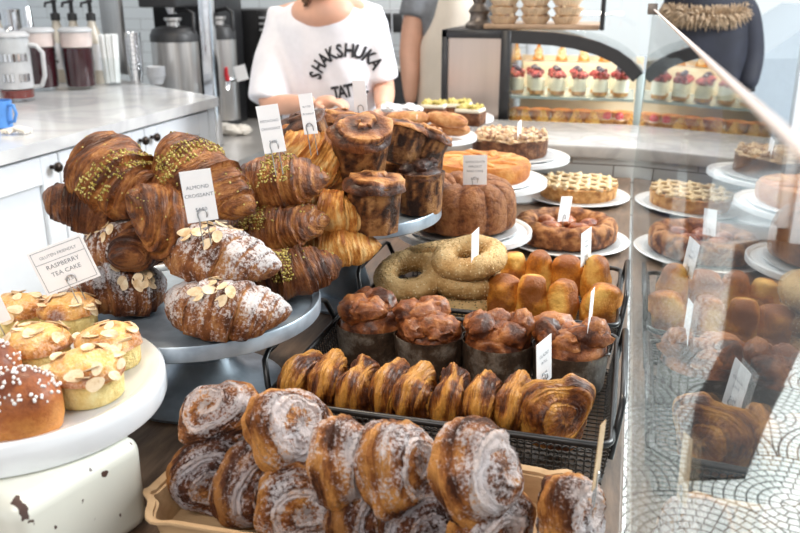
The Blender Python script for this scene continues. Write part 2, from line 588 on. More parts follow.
M['pane'] = pane_glass('clear_pane', base=.04, gain=.9)
M['cup_glass'] = pane_glass('cup_glass', (.97, .98, .98), .5, .03)
M['top_edge'] = simple('polished_top_edge', (.70, .58, .53), .3, noise_amt=.05)  # pinkish tone puts the edge's warm reflection into its base colour
M['glass_edge'] = simple('polished_glass_edge', (.50, .60, .60), .2, noise_amt=.05, trans=.3)


# ---------------------------------------------------------------- mesh building
_ico = {}


def ico_data(sub):
    if sub not in _ico:
        b = bmesh.new()
        bmesh.ops.create_icosphere(b, subdivisions=sub, radius=1)
        _ico[sub] = ([v.co.copy() for v in b.verts], [[v.index for v in f.verts] for f in b.faces])
        b.free()
    return _ico[sub]


class MB:
    def __init__(s):
        s.V, s.F, s.T, s.D, s.W = [], [], [], [], []

    def add(s, V, F, T=None, D=None, W=None):
        n = len(s.V)
        s.V += [Vector(v) for v in V]
        s.F += [[i + n for i in f] for f in F]
        s.T += list(T) if T else [.5] * len(V)
        s.D += list(D) if D else [.5] * len(V)
        s.W += list(W) if W else [tuple(x * 40 for x in v) for v in V]
        return s

    def box(s, lo, hi, rot=None, tone=.5):
        c = (Vector(lo) + Vector(hi)) / 2
        V = []
        for i in range(8):
            p = Vector(((lo, hi)[i & 1][0], (lo, hi)[i >> 1 & 1][1], (lo, hi)[i >> 2 & 1][2]))
            if rot is not None:
                p = c + rot @ (p - c)
            V.append(p)
        return s.add(V, [[0, 2, 3, 1], [4, 5, 7, 6], [0, 1, 5, 4], [1, 3, 7, 5], [3, 2, 6, 7], [2, 0, 4, 6]], [tone] * 8)

    def rbox(s, lo, hi, r=.01, seg=3, tone=.5):
        b = bmesh.new()
        bmesh.ops.create_cube(b, size=1)
        lo, hi = Vector(lo), Vector(hi)
        for v in b.verts:
            v.co = Vector([(lo[i] + hi[i]) / 2 + v.co[i] * (hi[i] - lo[i]) for i in range(3)])
        bmesh.ops.bevel(b, geom=list(b.edges), offset=r, segments=seg, profile=.5, affect='EDGES')
        b.verts.index_update()
        V = [v.co.copy() for v in b.verts]
        F = [[v.index for v in f.verts] for f in b.faces]
        b.free()
        return s.add(V, F, [tone] * len(V))

    def prism(s, poly, z0, z1):
        n = len(poly)
        V = [(x, y, z0) for x, y in poly] + [(x, y, z1) for x, y in poly]
        return s.add(V, [list(range(n))[::-1], list(range(n, 2 * n))] + [[i, (i + 1) % n, (i + 1) % n + n, i + n] for i in range(n)])

    def grid(s, f, nu, nv, cu=True, caps=True):
        """f(u,v) -> (Vector, tone, dust); u around (closed if cu), v along"""
        V, T, D, W = [], [], [], []
        for j in range(nv):
            for i in range(nu):
                u = i / nu if cu else i / (nu - 1)
                r = f(u, j / (nv - 1))
                if isinstance(r, tuple):
                    V.append(r[0]); T.append(r[1]); D.append(r[2] if len(r) > 2 else .5)
                    W.append(r[3] if len(r) > 3 else tuple(x * 40 for x in r[0]))
                else:
                    V.append(r); T.append(.5); D.append(.5); W.append(tuple(x * 40 for x in r))
        F = []
        for j in range(nv - 1):
            for i in range(nu if cu else nu - 1):
                a, b = j * nu + i, j * nu + (i + 1) % nu
                F.append([a, b, b + nu, a + nu])
        if cu and caps:
            F.append(list(range(nu))[::-1])
            F.append([(nv - 1) * nu + i for i in range(nu)])
        return s.add(V, F, T, D, W)

    def lathe(s, prof, n=40, mod=None, at=(0, 0, 0), tone=.5):
        m = len(prof)
        at = Vector(at)

        def f(u, v):
            r, z = prof[round(v * (m - 1))]
            a = u * 2 * PI
            if mod:
                r = r * mod(a, z)
            return (at + Vector((r * cos(a), r * sin(a), z)), tone, .5)
        return s.grid(f, n, m)

    def tube(s, pts, r, n=8, closed=False):
        pts = [Vector(p) for p in pts]
        m = len(pts)
        V, F = [], []
        up = None
        for i, p in enumerate(pts):
            if closed:
                t = pts[(i + 1) % m] - pts[i - 1]
            else:
                t = pts[min(i + 1, m - 1)] - pts[max(i - 1, 0)]
            t.normalize()
            if up is None:
                up = t.orthogonal().normalized()
            up = (up - t * up.dot(t))
            up = up.normalized() if up.length > 1e-6 else t.orthogonal().normalized()
            w = t.cross(up)
            rr = r[i] if isinstance(r, (list, tuple)) else r
            for k in range(n):
                a = 2 * PI * k / n
                V.append(p + (up * cos(a) + w * sin(a)) * rr)
        for i in range(m if closed else m - 1):
            for k in range(n):
                a, b = i * n + k, i * n + (k + 1) % n
                c, d = (i + 1) % m * n + (k + 1) % n, (i + 1) % m * n + k
                F.append([a, b, c, d])
        if not closed:
            F.append(list(range(n))[::-1])
            F.append([(m - 1) * n + k for k in range(n)])
        return s.add(V, F)

    def blob(s, c, r, sub=2, amp=.0, freq=1.5, seed=0, tone=.5, dust=.5, rot=None, ridge=False):
        Vs, F = ico_data(sub)
        c = Vector(c)
        r = Vector(r) if not isinstance(r, (int, float)) else Vector((r, r, r))
        V, T = [], []
        for v in Vs:
            k = 1.0
            n = 0
            if amp:
                q = v * freq + Vector((seed * 3.7, seed * 1.3, seed))
                n = noise.noise(q) + .5 * noise.noise(q * 2.3)
                if ridge:
                    n = .6 - 1.6 * abs(n)
                k += amp * n
            p = Vector((v.x * r.x, v.y * r.y, v.z * r.z)) * k
            if rot is not None:
                p = rot @ p
            V.append(c + p)
            T.append(max(0, min(1, tone + .35 * n)))
        return s.add(V, F, T, [dust] * len(V))

    def data(s, name, mat, smooth=True):
        me = bpy.data.meshes.new(name)
        me.from_pydata([tuple(v) for v in s.V], [], s.F)
        me.update()
        a = me.attributes.new('tone', 'FLOAT', 'POINT')
        a.data.foreach_set('value', s.T)
        a = me.attributes.new('dust', 'FLOAT', 'POINT')
        a.data.foreach_set('value', s.D)
        a = me.attributes.new('flow', 'FLOAT_VECTOR', 'POINT')
        a.data.foreach_set('vector', [x for w_ in s.W for x in w_])
        if smooth:
            me.polygons.foreach_set('use_smooth', [True] * len(me.polygons))
            if hasattr(me, 'set_sharp_from_angle'):
                me.set_sharp_from_angle(angle=R(48))
        me.materials.append(mat)
        return me


def obj(name, me, mat=None, parent=None, loc=None, rot=None, smooth=True):
    if isinstance(me, MB):
        me = me.data(name, M[mat] if isinstance(mat, str) else mat, smooth)
    o = bpy.data.objects.new(name, me)
    C.objects.link(o)
    if parent is not None:
        o.parent = parent
    if loc is not None:
        o.location = loc
    if rot is not None:
        o.rotation_euler = rot
    return o


def tag(o, label, cat, group=None, kind=None):
    o['label'] = label
    o['category'] = cat
    if group:
        o['group'] = group
    if kind:
        o['kind'] = kind
    return o


def thing(name, label, cat, loc=(0, 0, 0), rot=(0, 0, 0), group=None):
    o = bpy.data.objects.new(name, None)
    o.empty_display_size = .02
    C.objects.link(o)
    o.location = loc
    o.rotation_euler = rot
    return tag(o, label, cat, group)


def struct(name, mb, mat, smooth=False):
    o = obj(name, mb, mat, smooth=smooth)
    o['kind'] = 'structure'
    return o


def copy_tree(o, parent=None):
    c = o.copy()
    C.objects.link(c)
    if parent is not None:
        c.parent = parent
    for ch in o.children:
        copy_tree(ch, c)
    return c


_used = set()


def place(proto, loc, rot=(0, 0, 0), label=None, group=None, scale=1.0):
    """the first call moves the prototype itself, later ones copy it with its parts"""
    if proto.name in _used:
        o = copy_tree(proto)
    else:
        o = proto
        _used.add(proto.name)
    o.location = loc
    o.rotation_euler = [R(a) for a in rot]
    o.scale = (scale,) * 3 if isinstance(scale, (int, float)) else scale
    if label:
        o['label'] = label
    if group:
        o['group'] = group
    elif 'group' in o:
        del o['group']
    return o


def on_ray(px, py):
    return FW + RT * ((px - 400) / FPX) + UP * ((266.5 - py) / FPX)


def at_z(px, py, z):
    """where a sight line meets the height z"""
    d = on_ray(px, py)
    return Vector((0, 0, CZ)) + d * ((z - CZ) / d.z)


def at_y(px, py, y):
    d = on_ray(px, py)
    return Vector((0, 0, CZ)) + d * (y / d.y)


def evaluated(o, name):
    """apply an object's modifiers and give back the mesh"""
    dg = bpy.context.evaluated_depsgraph_get()
    me = bpy.data.meshes.new_from_object(o.evaluated_get(dg))
    me.name = name
    old = o.data
    bpy.data.objects.remove(o)
    bpy.data.meshes.remove(old)
    return me


def skinned(chains, name, mat, sub=2):
    """chains: list of [(x,y,z,r), ...]; a chain whose first point equals an earlier point is joined to it"""
    V, Ed, Rr = [], [], []
    for ch in chains:
        prev = None
        for x, y, z, r in ch:
            idx = None
            for k, q in enumerate(V):
                if (Vector(q) - Vector((x, y, z))).length < 1e-4:
                    idx = k
            if idx is None:
                V.append((x, y, z)); Rr.append(r)
                idx = len(V) - 1
            if prev is not None and prev != idx:
                Ed.append((prev, idx))
            prev = idx
    me = bpy.data.meshes.new(name)
    me.from_pydata(V, Ed, [])
    o = bpy.data.objects.new(name, me)
    C.objects.link(o)
    o.modifiers.new('skin', 'SKIN')
    for i, r in enumerate(Rr):
        me.skin_vertices[0].data[i].radius = (r, r)
    me.skin_vertices[0].data[0].use_root = True
    sb = o.modifiers.new('sub', 'SUBSURF')
    sb.levels = sub
    sb.render_levels = sub
    out = evaluated(o, name)
    out.materials.clear()
    out.materials.append(M[mat])
    out.polygons.foreach_set('use_smooth', [True] * len(out.polygons))
    return out


def text_mesh(s, size, bold=0.0):
    cu = bpy.data.curves.new('txt', 'FONT')
    cu.body = s
    cu.size = size
    cu.align_x = 'CENTER'
    cu.offset = bold
    cu.resolution_u = 2
    o = bpy.data.objects.new('txt', cu)
    C.objects.link(o)
    dg = bpy.context.evaluated_depsgraph_get()
    me = bpy.data.meshes.new_from_object(o.evaluated_get(dg))
    V = [v.co.copy() for v in me.vertices]
    F = [list(p.vertices) for p in me.polygons]
    bpy.data.objects.remove(o)
    bpy.data.meshes.remove(me)
    bpy.data.curves.remove(cu)
    return V, F


# ================================================================ the setting
TZ = .90                     # table top
struct('floor', MB().box((-4.2, -1.5, -.05), (4.0, 5.35, 0)), 'floor')
struct('wall_back', MB().box((-4.2, 5.25, 0), (-.62, 5.4, 3.0)), 'tile')
struct('wall_left', MB().box((-4.3, -1.5, 0), (-4.2, 5.4, 3.0)), 'wall_paint')
struct('wall_right', MB().box((1.02, 5.2, 0), (1.75, 5.4, 3.0)), 'frame_white')
struct('ground_outside', MB().box((-4, 5.4, -.12), (7, 14, -.03)), 'snow')
w = bpy.data.objects.new('window_1', None)
C.objects.link(w)
w['kind'] = 'structure'
fr = MB()
for x0, x1 in ((-.62, -.54), (.94, 1.02)):
    fr.rbox((x0, 5.24, 0), (x1, 5.34, 3.0), .008, 2)
fr.rbox((-.62, 5.24, 0), (1.02, 5.34, .10), .008, 2)
fr.rbox((-.62, 5.24, 2.6), (1.02, 5.34, 2.7), .008, 2)
obj('window_frame', fr, 'frame_white', w)
obj('window_pane', MB().box((-.54, 5.285, .10), (.94, 5.293, 2.6)), 'pane', w, smooth=False)
d = bpy.data.objects.new('door_1', None)
C.objects.link(d)
d['kind'] = 'structure'
fr = MB()
fr.rbox((1.78, 5.24, 0), (1.88, 5.34, 2.3), .01, 2)
fr.rbox((2.70, 5.24, 0), (2.80, 5.34, 2.3), .01, 2)
fr.rbox((1.88, 5.24, 0), (2.70, 5.34, .2), .01, 2)
fr.rbox((1.88, 5.24, 2.2), (2.70, 5.34, 2.3), .01, 2)
obj('door_frame', fr, 'frame_white', d)
obj('door_pane', MB().box((1.88, 5.285, .2), (2.70, 5.293, 2.2)), 'pane', d, smooth=False)

# display table
t = thing('display_table', 'brown wooden counter table carrying all the cakes, stands and wire trays', 'table', (0, 0, 0))
obj('tabletop', MB().rbox((-.99, .30, .855), (.034, 2.62, TZ), .004, 2), 'table', t)
obj('table_base', MB().box((-.94, .36, 0), (-.02, 2.60, .855)), 'cream_panel', t, smooth=False)

# tiled upstand with marble ledge behind the table
t = thing('marble_ledge', 'raised grey marble ledge on a tiled upstand behind the cakes', 'ledge', (0, 0, 0))
obj('ledge_slab', MB().rbox((-.80, 2.585, .960), (.06, 3.06, 1.000), .006, 3), 'marble_grey', t)
obj('tiled_base', MB().box((-.78, 2.622, 0), (.045, 3.05, .960)), 'ledge_tile', t, smooth=False)

# the tall glass screen along the table
g = thing('glass_screen', 'tall clear glass screen standing along the right edge of the table', 'glass screen', (0, 0, 0))
XB, XT, G0, G1, GZ0, GZ1 = .0375, .0515, .10, 2.56, .901, 1.405


def slab_x(x0, x1, y0, y1, z0, z1, lean=(XT - XB) / (GZ1 - GZ0)):
    V = []
    for i in range(8):
        z = (z0, z1)[i >> 2 & 1]
        V.append(((x0, x1)[i & 1] + (z - GZ0) * lean, (y0, y1)[i >> 1 & 1], z))
    return MB().add(V, [[0, 2, 3, 1], [4, 5, 7, 6], [0, 1, 5, 4], [1, 3, 7, 5], [3, 2, 6, 7], [2, 0, 4, 6]])


pane_faces = slab_x(XB, XB + .004, G0, G1, GZ0, GZ1 - .002)
obj('pane', pane_faces, 'pane', g, smooth=False)
obj('polished_edge', slab_x(XB - .0002, XB + .0042, G0, G1, GZ1 - .002, GZ1), 'top_edge', g, smooth=False)
obj('end_edge', slab_x(XB - .0002, XB + .0062, G1, G1 + .003, GZ0, GZ1), 'glass_edge', g, smooth=False)
clip = MB().rbox((.036, 2.51, 1.39), (.062, 2.56, 1.42), .002, 2)
obj('clip', clip, 'pewter', g)

# ================================================================ white cabinet on the left, with the drinks
CX, CYE, CTZ = -1.52, 2.86, 1.07
t = thing('white_cabinet', 'white painted cabinet with shaker doors and a white marble top', 'cabinet', (0, 0, 0))
obj('carcass', MB().prism([(-3.08, .5), (CX - .035, .5), (CX - .035, 2.86), (-2.077, 3.225), (-3.08, 3.89)], 0, CTZ - .035), 'paint', t, smooth=False)
obj('marble_top', MB().prism([(-3.12, .45), (CX + .012, .45), (CX + .012, 2.885), (-2.077, 3.254), (-3.12, 3.94)], CTZ - .035, CTZ), 'marble', t, smooth=False)


def y_on_x(px, py, x):
    d = on_ray(px, py)
    return d.y * (x / d.x)


ys = [y_on_x(56, 141, CX), y_on_x(143, 118, CX), y_on_x(207, 100, CX)]
bounds = [ys[0] - (ys[1] - ys[0]) * 1.0, ys[0], ys[1], ys[2]]
for a, b, kn in ((bounds[0], bounds[1], 1), (bounds[1], bounds[2], 1), (bounds[2], bounds[3], 0)):
    z0, z1 = .12, CTZ - .045
    m = MB()
    st = .075
    m.rbox((CX - .035, a + .002, z0), (CX - .012, b - .002, z1), .002, 1)
    for q in ((a + .002, a + st, z0, z1), (b - st, b - .002, z0, z1), (a + st, b - st, z1 - st, z1), (a + st, b - st, z0, z0 + st)):
        m.rbox((CX - .013, q[0], q[2]), (CX, q[1], q[3]), .002, 1)
    dr = obj('door', m, 'paint', t, smooth=False)
    ky = b - .035 if kn else a + .035
    kb = MB().lathe([(0.001, 0), (.006, 0), (.006, .012), (.013, .018), (.015, .025), (.011, .031), (.001, .033)], 16)
    kme = kb.data('knob', M['bronze'])
    obj('knob', kme, None, dr, (CX, ky, CTZ - .078), (0, PI / 2, 0))
obj('end_post', MB().box((CX - .035, bounds[3] + .002, 0), (CX, 2.865, CTZ - .035)), 'paint', t, smooth=False)


def pitcher(loc, label, liquid, fill, rz, band=None):
    t = thing('drink_pitcher', label, 'pitcher', loc, (0, 0, rz), 'lidded pitchers on the marble top')
    r, h = .060, .232
    obj('glass_body', MB().lathe([(.001, .004), (r * .93, .004), (r * .97, .02), (r * 1.03, h - .04), (r * 1.06, h), (r * 1.03, h), (r * 1.0, h - .04), (r * .94, .02), (.001, .012)], 36), 'cup_glass', t)
    obj('drink', MB().lathe([(.001, .014), (r * .9, .014), (r * .93, .02), (r * (.93 + .05 * fill), .02 + (h - .05) * fill), (.001, .02 + (h - .05) * fill)], 32), liquid, t)
    obj('frosted_band', MB().lathe([(r * 1.0, .02 + (h - .05) * fill + .004), (r * 1.02, h - .006), (r * .98, h - .006), (r * .96, .02 + (h - .05) * fill + .004)], 32), 'frost' if fill < .5 else 'foam', t)
    obj('lid', MB().lathe([(.001, h + .012), (r * .9, h + .014), (r * 1.10, h + .004), (r * 1.10, h - .004), (.001, h - .006)], 32), 'frost', t)
    hp = [(r * 1.0, 0, h - .03), (r * 1.45, 0, h - .035), (r * 1.78, 0, h - .06), (r * 1.75, 0, .09), (r * 1.5, 0, .055), (r * .98, 0, .05)]
    obj('handle', MB().tube(hp, .008, 8), 'frost', t)
    if band:
        for z in (.145, .075):
            m = MB()
            for k in range(7):
                a = R(-105 + k * 13)
                if k == 3 and z < .1:
                    continue
                c, s_ = cos(a), sin(a)
                p = Vector((c, s_, 0)) * (r * 1.015)
                m.box((p.x - .004, p.y - .004, z), (p.x + .004, p.y + .004, z + .026), Matrix.Rotation(a, 3, 'Z'))
            obj('frosted_lettering', m, 'chrome', t, smooth=False)
    return t


pp = at_z(19, 101, CTZ)
pitcher((pp.x, pp.y, CTZ), 'nearly empty pitcher with raised metallic lettering and a little red tea', 'tea_red', .13, R(20), True)
pp = at_z(45, 90, CTZ)
pitcher((pp.x, pp.y, CTZ), 'dark tea pitcher with spout under the chrome tap, middle of the three', 'tea', .82, R(150))
pp = at_z(82, 89, CTZ)
pitcher((pp.x, pp.y, CTZ), 'dark tea pitcher beside the glass of paper straws', 'tea', .80, R(160))
pp = at_z(-4, 92, CTZ)
pitcher((pp.x, pp.y, CTZ), 'red tea pitcher cut off by the left edge of the picture', 'tea_red', .5, R(190))

pp = at_z(113, 85, CTZ)
t = thing('straw_glass', 'glass tumbler packed with white paper straws', 'glass of straws', (pp.x, pp.y, CTZ))
obj('tumbler', MB().lathe([(.001, .003), (.034, .003), (.042, .115), (.0405, .115), (.033, .008), (.001, .008)], 28), 'cup_glass', t)
rnd = random.Random(5)
m0 = MB().tube([(0, 0, 0), (0, 0, .198)], .0036, 6).data('straw', M['straw'])
for k in range(70):
    a, q = rnd.uniform(0, 2 * PI), math.sqrt(rnd.random()) * .030
    o = obj('straw', m0, None, None, (pp.x + q * cos(a), pp.y + q * sin(a), CTZ + .009 + rnd.uniform(0, .006)),
            (q * sin(a) * -1.6, q * cos(a) * 1.6, 0))
    tag(o, 'white paper straw standing in the glass tumbler', 'straw', 'paper straws in the tumbler')

pp = at_z(137, 83, CTZ)
rc = MB()
for k in range(9):
    z = k * .019
    rc.lathe([(.024 + .0, z), (.034, z + .06), (.035, z + .06), (.035, z + .063), (.033, z + .063), (.0235, z + .002)], 24)
st_ = obj('steel_cup_stack', rc, 'chrome', None, (pp.x, pp.y, CTZ))
tag(st_, 'tall nested stack of shiny steel cups on the marble top', 'cups')
pp = at_z(157, 84, CTZ)
rc = MB()
for k in range(5):
    z = k * .009
    rc.lathe([(.026, z), (.039, z + .035), (.041, z + .036), (.041, z + .039), (.037, z + .039), (.024, z + .003)], 24)
tag(obj('plastic_cup_stack', rc, 'frost', None, (pp.x, pp.y, CTZ)), 'short stack of translucent plastic cups before the large coffee urn', 'cups')

pp = at_z(0, 128, CTZ)
t = thing('blue_mug', 'blue plastic measuring mug at the left edge on the marble top', 'mug', (pp.x, pp.y, CTZ), (0, 0, 0))
obj('mug_body', MB().lathe([(.001, .003), (.036, .003), (.042, .08), (.039, .08), (.034, .008), (.001, .008)], 28), 'blue', t)
obj('handle', MB().tube([(.038, 0, .07), (.058, 0, .068), (.064, 0, .045), (.055, 0, .022), (.036, 0, .018)], .005, 8), 'blue', t)
pp = at_z(8, 132, CTZ)
m = MB()
for k in range(3):
    m.tube([(-.03 + k * .01, -.02, .008), (0, 0 + k * .008, .016), (.035, .012 * k, .008)], .007, 6)
tag(obj('twisted_cloth', m, 'cloth', None, (pp.x + .05, pp.y - .03, CTZ)), 'small twisted white cloth beside the blue mug', 'cloth')

# lower steel counter beyond the cabinet
LZ = .80
t = thing('steel_counter', 'low counter with grey steel top and cream front beyond the cabinet', 'counter', (0, 0, 0))
obj('counter_top', MB().prism([(-1.50, 2.90), (-1.50, 4.45), (-2.9, 4.45), (-2.9, 3.85), (-2.09, 3.29)], LZ - .03, LZ), 'grey_counter', t)
obj('counter_front', MB().prism([(-1.52, 2.93), (-1.52, 4.43), (-2.88, 4.43), (-2.88, 3.87), (-2.09, 3.31)], 0, LZ - .03), 'cream_panel', t, smooth=False)
obj('front_moulding', MB().rbox((-1.52, 2.95, .66), (-1.505, 4.40, .74), .004, 2), 'frame_white', t)


def airpot(loc, label, r, h):
    t = thing('coffee_urn', label, 'coffee urn', loc)
    obj('steel_body', MB().lathe([(.001, .05), (r, .05), (r, h * .70), (.001, h * .70)], 48), 'steel', t)
    obj('base_ring', MB().lathe([(.001, 0), (r * 1.05, 0), (r * 1.05, .05), (.001, .052)], 40), 'black', t)
    obj('shoulder', MB().lathe([(.001, h * .70), (r * 1.03, h * .70), (r * 1.03, h * .745), (r * .9, h * .79), (r * .5, h * .81), (.001, h * .81)], 40), 'dark_grey', t)
    obj('handle', MB().tube([(r * .95, 0, h * .76), (r * .98, 0, h * .90), (r * .6, 0, h * .93), (-r * .2, 0, h * .91)], .010, 8), 'black', t)
    obj('filler_neck', MB().lathe([(.03, h * .80), (.03, h * .84), (.04, h * .85), (.04, h * .87), (.001, h * .87)], 20), 'steel', t)
    return t


ca = at_y(178, 80, 3.52)
airpot((ca.x, ca.y, LZ), 'large steel coffee urn with black shoulder behind the marble top', .107, .62)
cb = at_y(222, 80, 3.75)
u2 = airpot((cb.x, cb.y, LZ), 'second steel coffee urn with a red tap beside the chrome column', .080, .62)
q = at_y(228, 76, 3.62)
m = MB().tube([(0, .06, 0), (0, 0, 0), (0, -.02, -.045)], [.012, .012, .010], 8)
tp = obj('tap', m, 'chrome', u2, (q.x - cb.x, q.y - cb.y, q.z - LZ - .02))
obj('tap_lever', MB().tube([(0, -.005, .0), (-.004, -.01, .03), (0, -.015, .062)], [.013, .011, .008], 8), 'red', tp)
tag(obj('brewer_column', MB().rbox((-.024, -.03, 0), (.024, .03, 1.2), .005, 2), 'chrome', None, (at_y(210, 60, 3.3).x, 3.3, LZ)),
    'tall polished chrome column of the coffee brewer', 'column')
t = thing('coffee_brewer', 'large black coffee brewer with overhanging head above the steel urn', 'coffee machine', (ca.x, 3.76, LZ))
obj('tower', MB().rbox((-.25, 0, 0), (.10, .28, 1.1), .01, 2), 'black', t)
obj('brew_head', MB().rbox((-.10, -.36, .585), (.09, -.02, .80), .01, 2), 'dark_grey', t)
obj('spray_nozzle', MB().lathe([(.001, .555), (.02, .555), (.03, .585), (.001, .585)], 16, at=(0, -.24, 0)), 'chrome', t)
c2 = at_y(240, 60, 4.1)
t = thing('black_grinder', 'black boxy grinder with grey button panel left of the woman', 'machine', (c2.x + .03, 4.1, LZ))
obj('body', MB().rbox((-.13, 0, 0), (.15, .3, .565), .01, 2), 'black', t)
obj('button_panel', MB().rbox((.085, -.012, .30), (.145, 0, .56), .003, 1), 'dark_grey', t)
m = MB()
for k in range(3):
    m.box((.098, -.016, .52 - k * .03), (.13, -.012, .53 - k * .03))
obj('display_mark', m, 'frost', t, smooth=False)
c3 = at_y(241, 73, 3.6)
tag(obj('note_card', MB().box((-.03, -.001, -.035), (.03, .001, .035)), 'card', None, (c3.x, 3.6, c3.z), (0, R(-14), 0), smooth=False), 'small white note card taped by the red tap', 'card')
hd = at_z(232, 134, LZ)
m = MB()
rnd = random.Random(3)
for k in range(6):
    m.blob((rnd.uniform(-.05, .05), rnd.uniform(-.04, .04), .022), (.055, .04, .026), 3, .35, 2, k)
tag(obj('crumpled_cloth', m, 'cloth', None, (hd.x, hd.y, LZ)), 'crumpled cream cloth lying on the steel counter', 'cloth')
cc = at_z(258, 108, LZ)
t = thing('glass_jar', 'clear jar with wire ring beside the black grinder', 'jar', (cc.x, cc.y, LZ))
obj('jar_body', MB().lathe([(.001, .003), (.055, .003), (.06, .10), (.045, .16), (.05, .19), (.046, .19), (.04, .16), (.055, .10), (.05, .008), (.001, .008)], 28), 'cup_glass', t)
obj('beans', MB().lathe([(.001, .01), (.049, .01), (.053, .08), (.001, .085)], 24), 'cream', t)
obj('wire_ring', MB().tube([(.02, .045 * cos(a), .26 + .06 * sin(a)) for a in [k * PI / 12 for k in range(24)]], .005, 6, True), 'chrome', t)

# steel panel, tap and syrup bottles behind the pitchers
tag(obj('steel_backsplash', MB().rbox((-.01, -.09, 0), (.012, .13, .9), .003, 1), 'steel', None, (at_y(116, 40, 3.62).x, 3.62, CTZ + .001), (0, 0, R(58))),
    'brushed steel panel standing behind the straws', 'panel')
tb = at_y(20, 70, 3.12)
t = thing('chrome_tap', 'polished chrome drinks tap tower with curved lever spout', 'tap', (tb.x, tb.y, CTZ))
obj('tower', MB().lathe([(.001, 0), (.05, 0), (.05, .01), (.035, .015), (.033, .30), (.036, .31), (.001, .32)], 28), 'chrome', t)
obj('cross_arm', MB().tube([(0, -.02, .20), (.06, -.05, .205), (.11, -.05, .21), (.14, -.05, .215)], .012, 10), 'chrome', t)
obj('spout', MB().tube([(.12, -.05, .32), (.125, -.055, .25), (.135, -.06, .19), (.14, -.06, .12)], [.014, .017, .012, .006], 10), 'chrome', t)
obj('joint', MB().blob((.06, -.05, .205), .022, 2), 'chrome', t)
obj('joint', MB().blob((.0, -.04, .22), .024, 2), 'chrome', t)
obj('valve', MB().tube([(.055, -.05, .20), (.055, -.05, .30)], .012, 8), 'chrome', t)


def syrup(loc, label):
    t = thing('syrup_bottle', label, 'bottle', loc, (0, 0, 0), 'pump syrup bottles')
    t.scale = (1.12, 1.12, 1.12)
    obj('bottle_glass', MB().lathe([(.001, 0), (.036, 0), (.038, .02), (.038, .16), (.016, .22), (.014, .24), (.001, .24)], 24), 'syrup', t)
    obj('paper_label', MB().lathe([(.0386, .05), (.0386, .15), (.037, .15), (.037, .05)], 24), 'paper', t)
    m = MB()
    for k in range(3):
        m.box((-.018, -.0405, .075 + k * .022), (.018 - k * .006, -.038, .087 + k * .022))
    obj('label_print', m, 'black_ink', t, smooth=False)
    pu = obj('pump', MB().lathe([(.018, .235), (.018, .26), (.008, .265), (.008, .30), (.014, .31), (.001, .315)], 16), 'black', t)
    obj('pump_nozzle', MB().tube([(0, 0, .305), (.0, -.05, .30), (0, -.055, .285)], .005, 6), 'black', pu)


for px, py, lb in ((57, 30, 'syrup bottle with black pump beside the chrome tap spout'),
                   (74, 32, 'middle syrup bottle with black pump behind the pitchers'),
                   (93, 36, 'syrup bottle with black pump nearest the steel panel'),
                   (-3, 25, 'syrup bottle with black pump at the left edge')):
    q = at_y(px, py, 3.22)
    syrup((q.x, 3.22, CTZ), lb)
# dish counter by the back wall
q = at_y(380, 66, 4.6)
t = thing('dish_counter', 'dark counter with steel top between the two people', 'counter', (q.x, 4.6, 0))
obj('counter_body', MB().box((-.45, 0, 0), (.45, .6, q.z - .03)), 'dark_grey', t, smooth=False)
obj('steel_top', MB().rbox((-.47, -.02, q.z - .03), (.47, .62, q.z), .004, 2), 'grey_counter', t)
dk = thing('dish_rack', 'white wire dish rack on the far steel counter', 'rack', (q.x, 4.85, q.z))
m = MB()
for k in range(9):
    m.tube([(-.28 + k * .07, 0, 0), (-.28 + k * .07, 0, .30)], .005, 6)
    m.tube([(-.28 + k * .07, .2, 0), (-.28 + k * .07, .2, .30)], .005, 6)
for z in (.05, .30):
    m.tube([(-.3, 0, z), (.3, 0, z), (.3, .2, z), (-.3, .2, z)], .006, 6, True)
obj('wire_frame', m, 'frost', dk)
obj('dark_pan', MB().rbox((-.25, .05, .17), (.25, .15, .28), .02, 3), 'dark_grey', dk)

patch_pts = [(735, 245), (800, 235), (830, 300), (800, 350), (768, 420), (745, 478), (684, 480), (696, 400), (722, 350)]  # flat dark shape added so the pane's mirror image shows against it
tag(obj('dark_floor_patch', MB().prism([(q.x, q.y) for q in [at_z(a, b, .004) for a, b in patch_pts]][::-1], .001, .010), 'black', None, smooth=False), 'added dark flat patch on the mosaic floor seen through the glass screen', 'mat')

# ================================================================ refrigerated display case
FY = 3.12
_k = lambda px, py, y=FY: at_y(px, py, y)
x0, x1, zt = _k(443, 27).x, _k(645, 70).x, _k(510, 30).z
xm = _k(506, 60).x
FD = .49
case = thing('display_case', 'black framed refrigerated case with curved top behind the marble ledge', 'display case', (0, 0, 0))
obj('case_base', MB().box((x0, FY, 0), (x1, FY + FD, .955)), 'black', case, smooth=False)
obj('steel_panel', MB().box((x0 + .02, FY - .004, .955), (xm - .015, FY + FD, zt - .03)), 'case_steel', case, smooth=False)
fr = MB()
fr.rbox((x0, FY - .02, .955), (x0 + .022, FY + .02, zt), .003, 1)
fr.rbox((x0, FY - .02, zt - .03), (xm, FY + FD, zt), .003, 1)
fr.rbox((xm - .018, FY - .025, .955), (xm + .018, FY + .03, zt), .003, 1)
obj('side_frame', fr, 'black', case)
prof = [_k(*p) for p in ((506, 30), (530, 31), (555, 32.5), (578, 36), (600, 42), (618, 50), (632, 60), (643, 73))]
band = .045
V, F = [], []
n = len(prof)
for i, p in enumerate(prof):
    a, b = prof[max(0, i - 1)], prof[min(n - 1, i + 1)]
    tn = (b - a).normalized()
    nd = Vector((tn.z, 0, -tn.x))
    if nd.z > 0:
        nd = -nd
    for y in (FY - .02, FY + .02):
        V += [Vector((p.x, y, p.z)), Vector((p.x, y, p.z)) + nd * band]
